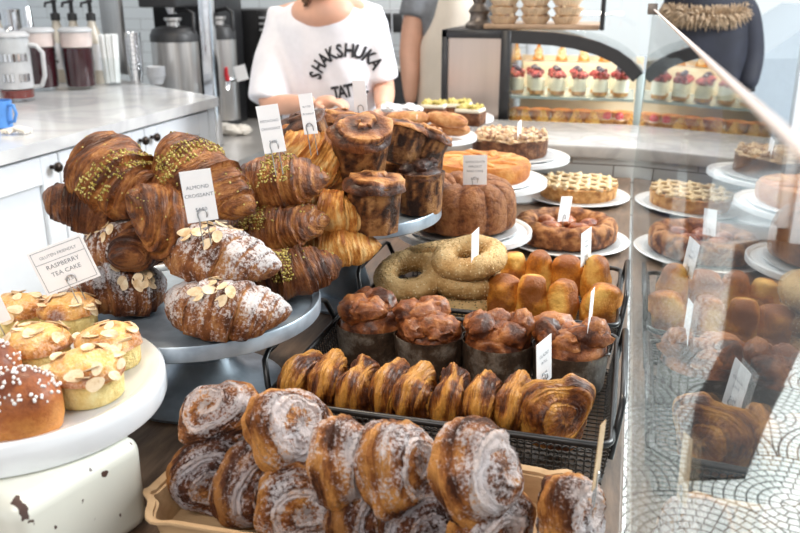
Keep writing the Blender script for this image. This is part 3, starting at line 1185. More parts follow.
for i in range(n - 1):
    a, b = i * 4, i * 4 + 4
    F += [[a, b, b + 1, a + 1], [a + 2, a + 3, b + 3, b + 2], [a, a + 2, b + 2, b], [a + 1, b + 1, b + 3, a + 3]]
F += [[0, 1, 3, 2], [4 * n - 4, 4 * n - 2, 4 * n - 1, 4 * n - 3]]
obj('curved_frame', MB().add(V, F), 'black', case, smooth=False)
e = prof[-1]
obj('corner_post', MB().rbox((e.x - .02, FY - .02, .955), (e.x + .006, FY + .02, e.z), .003, 1), 'glass_edge', case)
V, F = [], []
for i, p in enumerate(prof):
    for y in (FY + .02, FY + FD):
        V += [Vector((p.x, y, p.z)), Vector((p.x, y, p.z - .008))]
for i in range(n - 1):
    a, b = i * 4, i * 4 + 4
    F += [[a, a + 2, b + 2, b], [a + 1, b + 1, b + 3, a + 3], [a, b, b + 1, a + 1], [a + 2, a + 3, b + 3, b + 2]]
obj('curved_glass', MB().add(V, F), 'pane', case, smooth=False)
obj('front_glass', MB().box((xm, FY - .004, .955), (x1 - .01, FY, prof[-1].z + .02)), 'pane', case, smooth=False)
zs1, zs2 = _k(560, 98).z, _k(560, 127).z
zs1b = zs1
obj('back_lining', MB().box((xm, FY + FD - .02, .955), (x1, FY + FD, zt - .12)), 'case_inner', case, smooth=False)
obj('glass_shelf', MB().box((xm + .018, FY + .03, zs1 - .010), (x1 - .03, FY + .375, zs1)), 'glass_edge', case, smooth=False)
obj('case_floor', MB().box((xm + .018, FY + .004, .955), (x1 - .01, FY + FD - .02, zs2)), 'case_inner', case, smooth=False)
obj('upper_riser', MB().box((xm + .018, FY + .38, zs1 - .01), (x1 - .06, FY + FD - .021, zs1 + .10)), 'case_inner', case, smooth=False)
obj('lamp_strip', MB().box((xm + .03, FY + .05, zt - .03), (x1 - .26, FY + .07, zt - .02)), 'strip_lamp', case, smooth=False)
area('case_lamp', ((xm + x1) / 2 - .06, FY + .05, zt - .034), ((xm + x1) / 2 - .04, FY + .28, zs1), .34, .02, 2.6, (1, .86, .64))
area('case_lamp', ((xm + x1) / 2, FY + .20, zs1 - .0125), ((xm + x1) / 2, FY + .21, zs2),   .44, .06, .35, (1, .86, .64))

# cheesecake cups
cw = .031
proto = thing('dessert_cup', 'x', 'dessert cup')
obj('cup_glass', MB().lathe([(.001, 0), (cw * .9, 0), (cw, .07), (cw * .96, .07), (cw * .86, .004), (.001, .004)], 24), 'cup_glass', proto)
obj('biscuit_layer', MB().lathe([(.001, .005), (cw * .85, .005), (cw * .88, .018), (.001, .018)], 20), 'tart_crust', proto)
obj('cream_filling', MB().lathe([(.001, .018), (cw * .88, .018), (cw * .93, .062), (.001, .063)], 24), 'cream', proto)
m = MB()
rnd = random.Random(9)
for k in range(26):
    a, q = rnd.uniform(0, 2 * PI), math.sqrt(rnd.random()) * cw * .85
    m.blob((q * cos(a), q * sin(a), .070 + rnd.uniform(0, .016)), .0095, 2, .15, 3, k, tone=rnd.uniform(.3, .8))
obj('raspberries', m, 'berry', proto)
m = MB()
for k in range(7):
    a, q = rnd.uniform(0, 2 * PI), rnd.uniform(0, cw * .5)
    m.blob((q * cos(a), q * sin(a), .094 + rnd.uniform(0, .006)), .0065, 2, .0)
obj('blueberries', m, 'blueberry', proto)
cols = [516, 536.5, 557, 578, 599.5, 620]
names = ['leftmost', 'second', 'third', 'fourth', 'fifth', 'rightmost']
for i, px in enumerate(cols):
    q = at_y(px, 98, FY + .075)
    place(proto, (q.x, FY + .075, zs1 + .001), (0, 0, i * 40), 'berry cheesecake cup, %s of the front row in the lit case' % names[i], 'berry cheesecake cups on the glass shelf')
for i in range(6):
    q = at_y(cols[i] - 3, 98, FY + .16)
    place(proto, (q.x, FY + .16, zs1 + .001), (0, 0, i * 70), 'berry cheesecake cup, %s of the second row in the lit case' % names[i], 'berry cheesecake cups on the glass shelf')
# wedge slices on the riser
wedge = MB().add([(-.03, -.05, 0), (.03, -.05, 0), (0, .05, 0), (-.03, -.05, .045), (.03, -.05, .045), (0, .05, .045)],
                 [[0, 2, 1], [3, 4, 5], [0, 1, 4, 3], [1, 2, 5, 4], [2, 0, 3, 5]])
proto = thing('cake_slice', 'x', 'cake slice')
obj('sponge', wedge, 'popover', proto, smooth=False)
obj('topping', MB().blob((0, -.01, .048), (.022, .03, .008), 2, .3, 2), 'lattice', proto)
for i, px in enumerate((516, 538, 561, 583, 604)):
    q = at_y(px, 60, FY + .42)
    place(proto, (q.x, FY + .42, zs1 + .141), (84, 0, 8), 'yellow wedge of cake, %s along the top of the lit case' % names[i], 'cake wedges on the upper riser', .8)
# lower shelf
tri = MB().grid(lambda u, v: (Vector(((1 - v * .8) * .04 * cos(u * 2 * PI), (1 - v * .8) * .028 * sin(u * 2 * PI), v * .05 + .006 * sin(8 * u * PI))), .3 + .6 * abs(sin(v * 12))), 20, 14)
proto = obj('turnover', tri, 'popover')
for i, px in enumerate((512, 524, 542, 558, 575, 592, 634)):
    q = at_y(px, 131, FY + .06)
    o = proto if i == 0 else proto.copy()
    if i:
        C.objects.link(o)
    o.location = (q.x, FY + .06, zs2 + .001)
    o.rotation_euler = (0, 0, i * 1.1)
    tag(o, 'small golden turnover, %s in the bottom row of the case' % (names + ['last'])[i] if i < 6 else 'small golden turnover in the bottom row beside the right corner post', 'turnover', 'turnovers on the case floor')
proto = thing('fruit_tartlet', 'x', 'tartlet')
obj('shell', MB().lathe([(.001, 0), (.026, 0), (.034, .025), (.030, .025), (.026, .014), (.001, .014)], 24, mod=lambda a, z: 1 + .04 * cos(16 * a)), 'tart_crust', proto)
obj('custard', MB().lathe([(.001, .02), (.030, .020), (.001, .026)], 20), 'cream', proto)
obj('strawberry', MB().blob((0, 0, .037), (.016, .016, .016), 2, .1), 'red', proto)
for i, px in enumerate((606, 618)):
    q = at_y(px, 131, FY + .07)
    place(proto, (q.x, FY + .07, zs2 + .001), (0, 0, i * 60), 'strawberry custard tartlet, %s of the pair on the case floor' % ('left' if i == 0 else 'right'), 'strawberry tartlets')
pr_ = obj('glazed_tartlet', MB().lathe([(.001, 0), (.036, 0), (.041, .036), (.035, .040), (.001, .037)], 24, mod=lambda a, z: 1 + .03 * cos(18 * a)), 'orange_cake')
for i, px in enumerate((520, 540, 561, 582, 601, 622)):
    q = at_y(px, 120, FY + .19)
    o = pr_ if i == 0 else pr_.copy()
    if i:
        C.objects.link(o)
    o.location = (q.x, FY + .19, zs2 + .001)
    tag(o, 'round amber tartlet, %s in the back row of the case floor' % names[i], 'tartlet', 'amber tartlets on the case floor')

# pies stacked on top of the case
TT = zt + .001
q0, q1 = _k(489, 27, FY + .1), _k(597, 27, FY + .1)
tag(obj('pie_tray', MB().rbox((q0.x - .01, FY + .03, TT), (q1.x + .01, FY + .40, TT + .018), .004, 2), 'tray_wood'), 'pale wooden tray under the stacked pies on top of the case', 'tray')
shell = MB().lathe([(.001, 0), (.040, 0), (.056, .026), (.052, .026), (.039, .006), (.001, .006)], 72, mod=lambda a, z: 1 + (.045 if z > .001 else .02) * cos(26 * a))
proto = thing('crumble_pie', 'x', 'pie')
obj('fluted_foil', shell, 'foil', proto)
m = MB()
rnd = random.Random(4)
m.blob((0, 0, .022), (.050, .050, .012), 3, .2, 3, 1)
for k in range(26):
    a, q = rnd.uniform(0, 2 * PI), math.sqrt(rnd.random()) * .045
    m.blob((q * cos(a), q * sin(a), .029), rnd.uniform(.005, .009), 1, .3, 2, k, tone=rnd.uniform(.2, .9))
obj('crumble_top', m, 'crumble', proto)
lv = ['bottom', 'second', 'third', 'top']
for i, nm in enumerate(('left', 'middle', 'right')):
    x = q0.x + .058 + i * .116
    for k in range(4):
        place(proto, (x + rnd.uniform(-.003, .003), FY + .095, TT + .019 + k * .0315), (0, 0, 25 * k + 40 * i),
              'small crumble pie in fluted foil, %s of the %s stack' % (lv[k], nm), 'crumble pies stacked on the case')
tag(obj('black_post', MB().rbox((q1.x + .012, FY + .02, TT), (q1.x + .028, FY + .05, TT + .35), .002, 1), 'black'), 'thin black upright beside the stacked pies', 'post')
qs = _k(479, 25, FY + .12)
tag(obj('pewter_stand', MB().lathe([(.001, 0), (.052, 0), (.054, .012), (.046, .02), (.036, .03), (.034, .05), (.042, .062), (.034, .075), (.022, .09), (.030, .11), (.018, .13), (.02, .17), (.09, .19), (.092, .195), (.001, .195)], 36), 'pewter', None, (qs.x, FY + .12, TT)),
    'dark turned pewter cake stand on top of the case', 'cake stand')

# white car outside
t = thing('parked_car', 'pale parked car outside the shop window', 'car', (2.1, 8.6, -.03), (0, 0, R(8)))
body = [(-2.1, .35), (-2.15, .6), (-1.9, .85), (-1.2, .95), (-.6, 1.38), (.7, 1.42), (1.3, 1.0), (2.0, .88), (2.15, .6), (2.1, .35), (1.75, .3), (-1.75, .3)]
V = [(x, -.85 + (.12 if z > 1 else 0), z) for x, z in body] + [(x, .85 - (.12 if z > 1 else 0), z) for x, z in body]
n = len(body)
F = [list(range(n)), list(range(n, 2 * n))[::-1]] + [[i, i + n, (i + 1) % n + n, (i + 1) % n] for i in range(n)]
obj('car_body', MB().add(V, F), 'car', t, smooth=False)
V = [(-1.0, -.80, .97), (-.52, -.745, 1.33), (.62, -.745, 1.36), (1.12, -.80, 1.0)]
obj('side_window', MB().add(V + [(x, y - .01, z) for x, y, z in V], [[0, 1, 2, 3], [4, 7, 6, 5], [0, 4, 5, 1], [1, 5, 6, 2], [2, 6, 7, 3], [3, 7, 4, 0]]), 'car_glass', t, smooth=False)
whl = MB().lathe([(.001, -.1), (.30, -.1), (.33, -.06), (.33, .06), (.30, .1), (.001, .1)], 32).data('wheel', M['black'])
for x in (-1.35, 1.35):
    for y in (-.80, .80):
        obj('wheel', whl, None, t, (x, y, .33), (PI / 2, 0, 0))


# ================================================================ baked goods: shapes
def nz3(p, f, s=0):
    return noise.noise(Vector(p) * f + Vector((s * 5.1, s * 2.3, s * 7.7)))


def croissant_mb(seed, L=.155, W=.040, bend=.022, laps=3.0, nu=48, nv=130, dustk=.5):
    r_ = random.Random(seed)
    ph0 = r_.uniform(0, 6)
    asym = r_.uniform(.0, .12)
    edges = [0, .30 + r_.uniform(-.04, .04), .56 + r_.uniform(-.03, .03), .77, .92, 1.2]

    def f(u, v):
        phi = u * 2 * PI
        s = 2 * v - 1
        a = abs(s)
        skew = .13 * sin(phi + ph0 + (PI if s < 0 else 0)) + .05 * sin(2 * phi + seed)
        q = min(1.19, max(0, a + skew * min(1, a * 3) * (1 - a * .5)))
        k = 0
        while q >= edges[k + 1]:
            k += 1
        fr = (q - edges[k]) / (edges[k + 1] - edges[k])
        env = (1 - min(1, a) ** 1.75) ** .72 * .90 + .10 * (1 - a ** 4)
        if a > .965:
            env *= max(.3, math.sqrt(max(0, 1 - ((a - .965) / .035) ** 2 * .9)))
        step = 1.0 + .13 * fr ** 2 - .035 * (k % 2)
        step -= .09 * math.exp(-fr / .05) * (k > 0)
        grv = .010 * sin(fr * 26 + 1.5 * sin(phi * 2 + ph0)) * (.4 + .6 * (k > 0)) + .012 * sin(q * 70 + phi)
        r = W * env * (step + grv) * (1 + asym * cos(phi - ph0))
        x = (v - .5) * L
        cy = bend * (a ** 2)
        ex, ez = r * 1.12 * cos(phi), r * .90 * sin(phi)
        if ez < -W * .5:
            ez = -W * .5 + (ez + W * .5) * .25
        p = Vector((x, cy + ex, ez))
        n = nz3(p, 55, seed) * .0024 + nz3(p, 24, seed + 3) * .007 + nz3(p, 120, seed) * .0008
        p += Vector((0, cos(phi), sin(phi))) * n * min(1, env * 2)
        n2 = nz3((p.x * 3.0, p.y, p.z), 40, seed + 8)
        tone = .50 + .30 * (fr < .16) * (k > 0) - .22 * (fr > .75) + .55 * n2 + .10 * sin(q * 70 + phi)
        tone -= .10 * sin(phi)
        dust = dustk + .34 * sin(phi) + .45 * nz3(p, 30, seed) - .25 * (fr < .14)
        return (p, max(0, min(1, tone)), dust, (cos(phi) * 3.0, sin(phi) * 3.0, q * 38 * (1 if s > 0 else -1) + 2.5 * sin(phi + ph0)))
    return MB().grid(f, nu, nv)


def bun_mb(seed, Rr=.047, h=.027, turns=1.7, depth=.35, side=.05, nu=100, nv=80, dustk=.50):
    """coiled disc bun, disc axis along local Z"""
    r_ = random.Random(seed)
    ph0 = r_.uniform(0, 1)
    ex = r_.uniform(.0, .12)

    def f(u, v):
        a = u * 2 * PI
        vv = (v - .5) * PI * .998
        cv, sv = cos(vv), sin(vv)
        rr = Rr * (abs(cv) ** .62)
        zz = h * math.copysign(abs(sv) ** .85, sv)
        k = rr / Rr
        ph = (k * turns - u * (1 if sv > 0 else -1) + ph0) % 1
        capw = min(1, abs(sv) * 1.4)
        zz += math.copysign(h * depth * (ph ** .7 - .55) + .0011 * sin(ph * 24 + nz3((cos(a), sin(a), k), 2, seed) * 4), sv) * capw * min(1, k * 2.2 + .15)
        lam = sin(vv * 8 + 1.8 * sin(a * 2 + seed) + a + 2 * nz3((cos(a), sin(a), vv), 1.2, seed))
        rr += .0011 * sin(vv * 30 + 3 * sin(a + seed)) * (1 - capw * .6)
        rr *= 1 + side * (1 - capw * .5) * lam * .6 + ex * cos(2 * a) + .05 * sin(3 * a + seed)
        p = Vector((rr * cos(a), rr * sin(a), zz))
        n = nz3(p, 60, seed) * .0026 + nz3(p, 22, seed + 2) * .011 + nz3(p, 130, seed) * .0009
        p += Vector((cos(a) * abs(cv), sin(a) * abs(cv), sv)) * n
        tone = .30 + .40 * ph * capw + (1 - capw) * (.35 + .25 * lam) + .4 * nz3(p, 30, seed + 6)
        dust = dustk + .30 * (ph > .5) * capw - .30 * (1 - capw) + .35 * nz3(p, 28, seed)
        return (p, max(0, min(1, tone)), dust, (cos(a) * 4.0, sin(a) * 4.0, vv * 16 + ph * 7 * capw + seed))
    return MB().grid(f, nu, nv)


def lumps_mb(seed, Rr, h, n, lump, base=True):
    """craggy top made of folded knobs"""
    r_ = random.Random(seed)
    m = MB()
    if base:
        m.blob((0, 0, 0), (Rr, Rr, h * .75), 4, .12, 2.2, seed, .4)
    for k in range(n):
        a = 2 * PI * k / n + r_.uniform(-.3, .3)
        q = Rr * r_.uniform(.45, .72) * (1 if k % 4 else .2)
        c = (q * cos(a), q * sin(a), h * r_.uniform(.35, .72))
        m.blob(c, (lump * r_.uniform(.8, 1.25), lump * r_.uniform(.6, .9), lump * r_.uniform(.55, .8)), 3, .24, 2.4, seed * 9 + k,
               tone=r_.uniform(.3, .7), rot=Matrix.Rotation(a + r_.uniform(.6, 1.8), 3, 'Z'))
    return m


def scatter(fn, n, seed, maker):
    r_ = random.Random(seed)
    m = MB()
    for k in range(n):
        maker(m, fn(r_), r_, k)
    return m


def flake_mesh(seed):
    m = MB()
    r_ = random.Random(seed)
    a = .0085 * r_.uniform(.85, 1.15)
    n = 14
    V = []
    for z, s in ((-.0005, .96), (.0005, 1)):
        for k in range(n):
            t_ = 2 * PI * k / n
            x, y = a * cos(t_), a * .68 * sin(t_) * (1 - .25 * cos(t_))
            V.append((x * s, y * s, z + 18 * x * x * .4))
    F = [list(range(n))[::-1], list(range(n, 2 * n))] + [[k, (k + 1) % n, n + (k + 1) % n, n + k] for k in range(n)]
    return m.add(V, F).data('almond_flake', M['almond'])


FL = [flake_mesh(k) for k in range(3)]


def put_flakes(parent, me, n, seed, zone, minz=.3):
    """almond slices laid on a baked surface: each sits on a face of the mesh that looks up"""
    r_ = random.Random(seed)
    ps = [p for p in me.polygons if p.normal.z > minz and zone(p.center)]
    for k in range(n):
        p = r_.choice(ps)
        o = obj('almond_flake', FL[k % 3], None, parent)
        q = (p.normal + Vector([r_.uniform(-.25, .25) for _ in range(3)])).to_track_quat('Z', 'Y')
        o.rotation_euler = (q.to_matrix() @ Matrix.Rotation(r_.uniform(0, 6.28), 3, 'Z')).to_euler()
        o.location = p.center + p.normal * .0012


def crumbs(parent, me, n, seed, zone, name, mat, size=(.0008, .0021), minz=.2):
    r_ = random.Random(seed)
    ps = [p for p in me.polygons if p.normal.z > minz and zone(p.center)]
    m = MB()
    for k in range(n):
        p = r_.choice(ps)
        s = r_.uniform(*size)
        jit = Vector([r_.uniform(-.0016, .0016) for _ in range(3)])
        jit -= p.normal * jit.dot(p.normal)
        m.blob(p.center + jit + p.normal * s * .4, (s, s * r_.uniform(.6, 1), s * .7), 1, .0, rot=Euler([r_.uniform(0, 6) for _ in range(3)]).to_matrix(), tone=r_.uniform(.1, .95))
    o = obj(name, m, mat, parent, smooth=False)
    o['kind'] = 'stuff'
    return o


# ---------------------------------------------------------------- croissants
def make_croissant(mat, seed, kind, **k):
    t = thing('croissant', 'x', 'croissant')
    me = croissant_mb(seed, **k).data('baked_dough', M[mat])
    obj('baked_dough', me, None, t)
    if kind == 'pistachio':
        x0 = (-.012, .02, -.02)[seed % 3]
        crumbs(t, me, 430, seed, lambda c: abs(c.x - x0) < .017 + .01 * nz3(c, 60, seed) and c.z > .008, 'pistachio_crumbs', 'pistachio')
        crumbs(t, me, 40, seed + 1, lambda c: c.z > -.005, 'loose_crumbs', 'pistachio')
    if kind == 'almond':
        put_flakes(t, me, 18, seed, lambda c: abs(c.x) < .024 and c.z > .018, .6)
    return t


PCc = [make_croissant('croissant', 1, 'pistachio', L=.168, W=.047), make_croissant('croissant', 2, 'pistachio', L=.165, W=.046, bend=.03),
       make_croissant('croissant_dark', 3, 'pistachio', L=.165, W=.042)]
GC = make_croissant('croissant_gold', 4, '', L=.155, W=.042)
SC = [make_croissant('croissant_sugar', 5, 'almond', L=.170, W=.044, dustk=.42), make_croissant('croissant_dark_sugar', 6, 'almond', L=.16, W=.043, dustk=.34)]
DC = make_croissant('croissant_dark', 7, '', L=.155, W=.041)

# galvanized stand for the croissants
def stand(label, cx, cy, r, zp, mat='galv', neck=.034, foot=.105, lip=.010, thick=.010, name='cake_stand', group=None, z0=TZ, part='plate'):
    t = thing(name, label, 'cake stand', (cx, cy, z0), group=group)
    h = zp - z0
    pl = [(.001, h - .004), (r * .93, h - .004), (r * .95, h), (r * .99, h + lip * .4), (r, h + lip * .1), (r, h - thick - lip * .6), (r * .985, h - thick - lip * .8), (r * .96, h - thick), (neck, h - thick - .004), (.001, h - thick - .004)]
    obj(part, MB().lathe(pl, 72), mat, t)
    hh = h - thick - .006
    pd = [(.001, .001), (foot, .001), (foot * 1.02, .006), (foot * .95, .012), (foot * .62, .022), (neck * 1.25, .034), (neck * .95, hh * .45),
          (neck * 1.12, hh * .55), (neck * .9, hh * .66), (neck * 1.05, hh * .9), (neck * 1.35, hh), (.001, hh)]
    obj('pedestal', MB().lathe(pd, 48), mat, t)
    return t


CPZ = 1.035
stand('round grey galvanized stand piled with croissants', -.565, .975, .175, CPZ, neck=.042, foot=.115)


def cr(proto, px, py, z, rot, label, group=None, scale=1.0):
    p = at_z(px, py, z)
    return place(proto, p, rot, label, group, scale)


GP = 'pistachio croissants'
# support layers first, then the ones on top
cr(SC[0], 222, 309, CPZ + .030, (0, 4, 8), 'almond croissant dusted with sugar lying lowest at the front rim of the stand', None, 1.02)
cr(SC[1], 122, 290, CPZ + .030, (8, 8, 62), 'dark almond croissant lowest on the stand behind the raspberry cakes')
cr(PCc[2], 290, 277, CPZ + .030, (0, -6, 32), 'pistachio croissant lowest at the right rim of the galvanized stand', GP)
cr(GC, 334, 248, CPZ + .032, (0, 0, 8), 'golden plain croissant lowest in the right column, its tip over the rim', None, .95)
place(DC, (-.47, 1.03, CPZ + .030), (0, 0, 15), 'dark brown croissant in the bottom layer behind the pistachio ones')
cr(SC[0], 214, 256, CPZ + .083, (-4, 6, -6), 'sugar dusted almond croissant right under the portrait price card', None, 1.05)
cr(SC[0], 122, 243, CPZ + .083, (10, -6, -16), 'sugar dusted almond croissant behind the raspberry cake sign', None, .92)
cr(PCc[1], 273, 228, CPZ + .083, (0, -4, 12), 'pistachio croissant in the middle layer on the right side', GP)
cr(GC, 330, 214, CPZ + .082, (0, 8, 10), 'golden plain croissant in the middle of the right column', None, .95)
cr(PCc[0], 172, 228, CPZ + .115, (62, 30, 70), 'pistachio croissant wedged upright between the two top ones on the left', GP, .95)
cr(DC, 92, 210, CPZ + .128, (10, 12, 20), 'plain dark croissant jutting out at the left below the highest one', None, .95)
place(DC, (-.62, .96, CPZ + .085), (0, 0, 100), 'dark brown croissant under the jutting one on the left')
cr(PCc[0], 270, 188, CPZ + .135, (0, -9, 4), 'large pistachio croissant on top at the right, before the tall price card', GP, 1.05)
cr(GC, 319, 161, CPZ + .148, (14, 40, 22), 'golden plain croissant highest on the right side', None, 1.05)
cr(PCc[0], 110, 180, CPZ + .170, (20, 26, -24), 'pistachio croissant highest on the left of the pile', GP, 1.05)
cr(PCc[1], 193, 181, CPZ + .170, (14, 32, -16), 'pistachio croissant at the top of the pile, left of the portrait card', GP, 1.08)

# ---------------------------------------------------------------- almond raspberry cakes on the white stand
FSZ = 1.04
t = thing('white_cake_stand', 'thick white glazed stand at the lower left carrying raspberry cakes', 'cake stand', (-.622, .682, FSZ))
r = .155
obj('plate', MB().lathe([(.001, 0), (r * .86, 0), (r * .90, .004), (r * .965, .007), (r * .995, .002), (r, -.008), (r, -.022), (r * .985, -.028), (r * .95, -.029), (.001, -.029)], 90), 'enamel', t)
t = thing('enamel_box', 'cream enamel box with chipped paint under the white cake stand', 'box', (-.459, .662, TZ + .001), (0, 0, R(-14.7)))
obj('box_body', MB().rbox((-.52, -.155, 0), (0, 0, FSZ - .030 - TZ - .001), .018, 5), 'enamel_chipped', t)


def tea_cake(seed, nfl):
    t = thing('raspberry_tea_cake', 'x', 'cake')
    rr, h = .036, .030
    obj('cake_body', MB().lathe([(.001, 0), (rr * .93, 0), (rr * .98, .003), (rr, h), (rr * .9, h + .004), (.001, h + .004)], 48, mod=lambda a, z: 1 + .012 * sin(5 * a + z * 200)), 'cake_yellow', t)

    def f(u, v):
        a = u * 2 * PI
        k = cos(v * PI / 2)
        q = rr * 1.06 * (1 - v ** 2.2 if v < 1 else 0)
        q = rr * 1.07 * math.sqrt(max(0, 1 - v * v))
        z = h + .018 * v - .004 * (1 - v) + .003 * nz3((cos(a) * q, sin(a) * q, v), 40, seed)
        p = Vector((q * cos(a), q * sin(a), z))
        n = nz3(p, 60, seed)
        return (p + Vector((cos(a), sin(a), 0)) * .003 * n * (1 - v), .35 + .5 * v + .3 * n, .5)
    me = MB().grid(f, 48, 18).data('browned_top', M['cake_top'])
    o = obj('browned_top', me, None, t)
    put_flakes(t, me, nfl, seed, lambda c: True, .25)
    return t


TC = [tea_cake(1, 16), tea_cake(2, 18), tea_cake(3, 14)]


def on_front(proto, px, py, lab, rot, sc=1.0):
    p = at_z(px, py, FSZ + .025)
    return place(proto, (p.x, p.y, FSZ + .0005), rot, lab, 'raspberry tea cakes', sc)


on_front(TC[0], 18, 312, 'almond topped tea cake at the back left, dark browned, behind the sign', (0, 0, 10), .97)
on_front(TC[1], 68, 311, 'almond topped tea cake directly below the raspberry tea cake sign', (0, 0, 80), .97)
on_front(TC[2], 36, 347, 'almond topped tea cake in the middle left, behind the pearl sugar bun', (0, 0, 160), 1.02)
on_front(TC[0], 109, 343, 'almond topped tea cake with golden top at the far right of the white stand', (0, 0, 200), .97)
on_front(TC[1], 86, 374, 'almond topped tea cake in front with tall pale yellow side', (0, 0, 300), 1.05)
pb = at_z(24, 404, FSZ + .025)
t = thing('pearl_sugar_bun', 'brown round bun sprinkled with white pearl sugar at the stand front', 'bun', (pb.x, pb.y, FSZ + .0005))
bm_ = MB()
bm_.grid(lambda u, v: (Vector((.036 * (1.0 if v < .45 else math.cos((v - .45) / .55 * PI / 2) ** .55) * (.93 + .07 * min(1, v * 6)) * cos(2 * PI * u),
                               .036 * (1.0 if v < .45 else math.cos((v - .45) / .55 * PI / 2) ** .55) * (.93 + .07 * min(1, v * 6)) * sin(2 * PI * u), v * .062)), .75 - .6 * v), 48, 26)
bme = bm_.data('bun_body', M['brioche'])
obj('bun_body', bme, None, t)
crumbs(t, bme, 120, 4, lambda c: c.z > .035, 'pearl_sugar', 'pearl', (.0016, .0026), .1)
pb = at_z(-14, 372, FSZ + .025)
t = thing('pearl_sugar_bun', 'second pearl sugar bun, nearly all cut off by the left picture edge', 'bun', (pb.x, pb.y, FSZ + .0005))
obj('bun_body', bme, None, t)
crumbs(t, bme, 90, 5, lambda c: c.z > .035, 'pearl_sugar', 'pearl', (.0016, .0026), .1)

# ---------------------------------------------------------------- birch tray with sugared morning buns
t = thing('birch_tray', 'pale birch wood baking tray holding the sugared buns at the front', 'tray', (0, 0, 0))
TX0, TX1, TY0, TY1, TH = -.440, -.030, .625, .800, .046
V, F = [], []
nb = 60


def tray_ring(off, z):
    out_ = []
    rc_ = .03
    cs = [((TX1 - rc_), (TY1 - rc_), 0), ((TX0 + rc_), (TY1 - rc_), 90), ((TX0 + rc_), (TY0 + rc_), 180), ((TX1 - rc_), (TY0 + rc_), 270)]
    for cx_, cy_, a0 in cs:
        for k in range(12):
            a = R(a0 + k * 90 / 11)
            wv = .004 * sin(cx_ * 60 + k) * (z > TZ + .03)
            out_.append(Vector((cx_ + (rc_ + off + wv) * cos(a), cy_ + (rc_ + off + wv) * sin(a), z + (.006 * sin(3.1 * a + cx_ * 7) if z > TZ + .03 else 0))))
    return out_


rings = [tray_ring(-.012, TZ + .002), tray_ring(0, TZ + .006), tray_ring(.006, TZ + TH), tray_ring(.014, TZ + TH + .002), tray_ring(.014, TZ + TH - .001),
         tray_ring(.003, TZ + TH - .004), tray_ring(-.003, TZ + .009), tray_ring(-.012, TZ + .005)]
m = MB()
V = [p for rg in rings for p in rg]
n = 48
F = [[j * n + i, j * n + (i + 1) % n, (j + 1) * n + (i + 1) % n, (j + 1) * n + i] for j in range(len(rings) - 1) for i in range(n)]
F += [list(range(n))[::-1], [(len(rings) - 1) * n + i for i in range(n)]]
obj('tray_body', m.add(V, F), 'veneer', t)

SB = []
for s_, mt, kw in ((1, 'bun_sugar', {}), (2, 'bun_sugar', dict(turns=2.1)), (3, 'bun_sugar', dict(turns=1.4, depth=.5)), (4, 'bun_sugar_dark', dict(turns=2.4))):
    th = thing('morning_bun', 'x', 'bun')
    obj('coiled_dough', bun_mb(s_, Rr=.047, h=.027, **kw), mt, th)
    SB.append(th)
lz, uz = TZ + .046, TZ + .105
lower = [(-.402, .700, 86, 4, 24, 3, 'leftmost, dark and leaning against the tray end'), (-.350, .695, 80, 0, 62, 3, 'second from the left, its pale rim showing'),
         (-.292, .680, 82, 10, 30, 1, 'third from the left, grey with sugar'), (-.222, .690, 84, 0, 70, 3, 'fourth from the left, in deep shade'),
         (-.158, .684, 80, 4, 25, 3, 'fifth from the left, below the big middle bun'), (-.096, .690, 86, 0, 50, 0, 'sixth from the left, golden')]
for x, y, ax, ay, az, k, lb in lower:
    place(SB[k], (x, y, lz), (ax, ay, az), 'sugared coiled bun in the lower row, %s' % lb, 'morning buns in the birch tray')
for px, py, z, rt_, k, sc, lb in ((219, 415, uz, (30, -26, 10), 1, .92, 'leftmost of the upper row, tipped towards the croissants'),
                                  (288, 428, uz, (58, 10, 62), 0, 1.06, 'second of the upper row, broad coil facing the viewer'),
                                  (341, 463, uz - .008, (80, 14, 96), 2, .95, 'third of the upper row, split open and turned sideways'),
                                  (397, 465, uz, (70, 12, 78), 1, 1.06, 'fourth of the upper row, thick sugar crust on its rim'),
                                  (478, 474, uz, (62, 16, 66), 2, 1.08, 'fifth of the upper row, largest with a pale sugar crown'),
                                  (570, 512, TZ + .062, (70, 20, 60), 0, .95, 'at the right end by the glass screen, with ragged sugar peak')):
    cr(SB[k], px, py, z, rt_, 'sugared coiled bun, %s' % lb, 'morning buns in the birch tray', sc)


# ---------------------------------------------------------------- black wire trays
def arc_rect(x0, x1, y0, y1, z, rc=.018, k=5):
    o = []
    for cx_, cy_, a0 in ((x1 - rc, y1 - rc, 0), (x0 + rc, y1 - rc, 90), (x0 + rc, y0 + rc, 180), (x1 - rc, y0 + rc, 270)):
        for i in range(k):
            a = R(a0 + i * 90 / (k - 1))
            o.append((cx_ + rc * cos(a), cy_ + rc * sin(a), z))
    return o


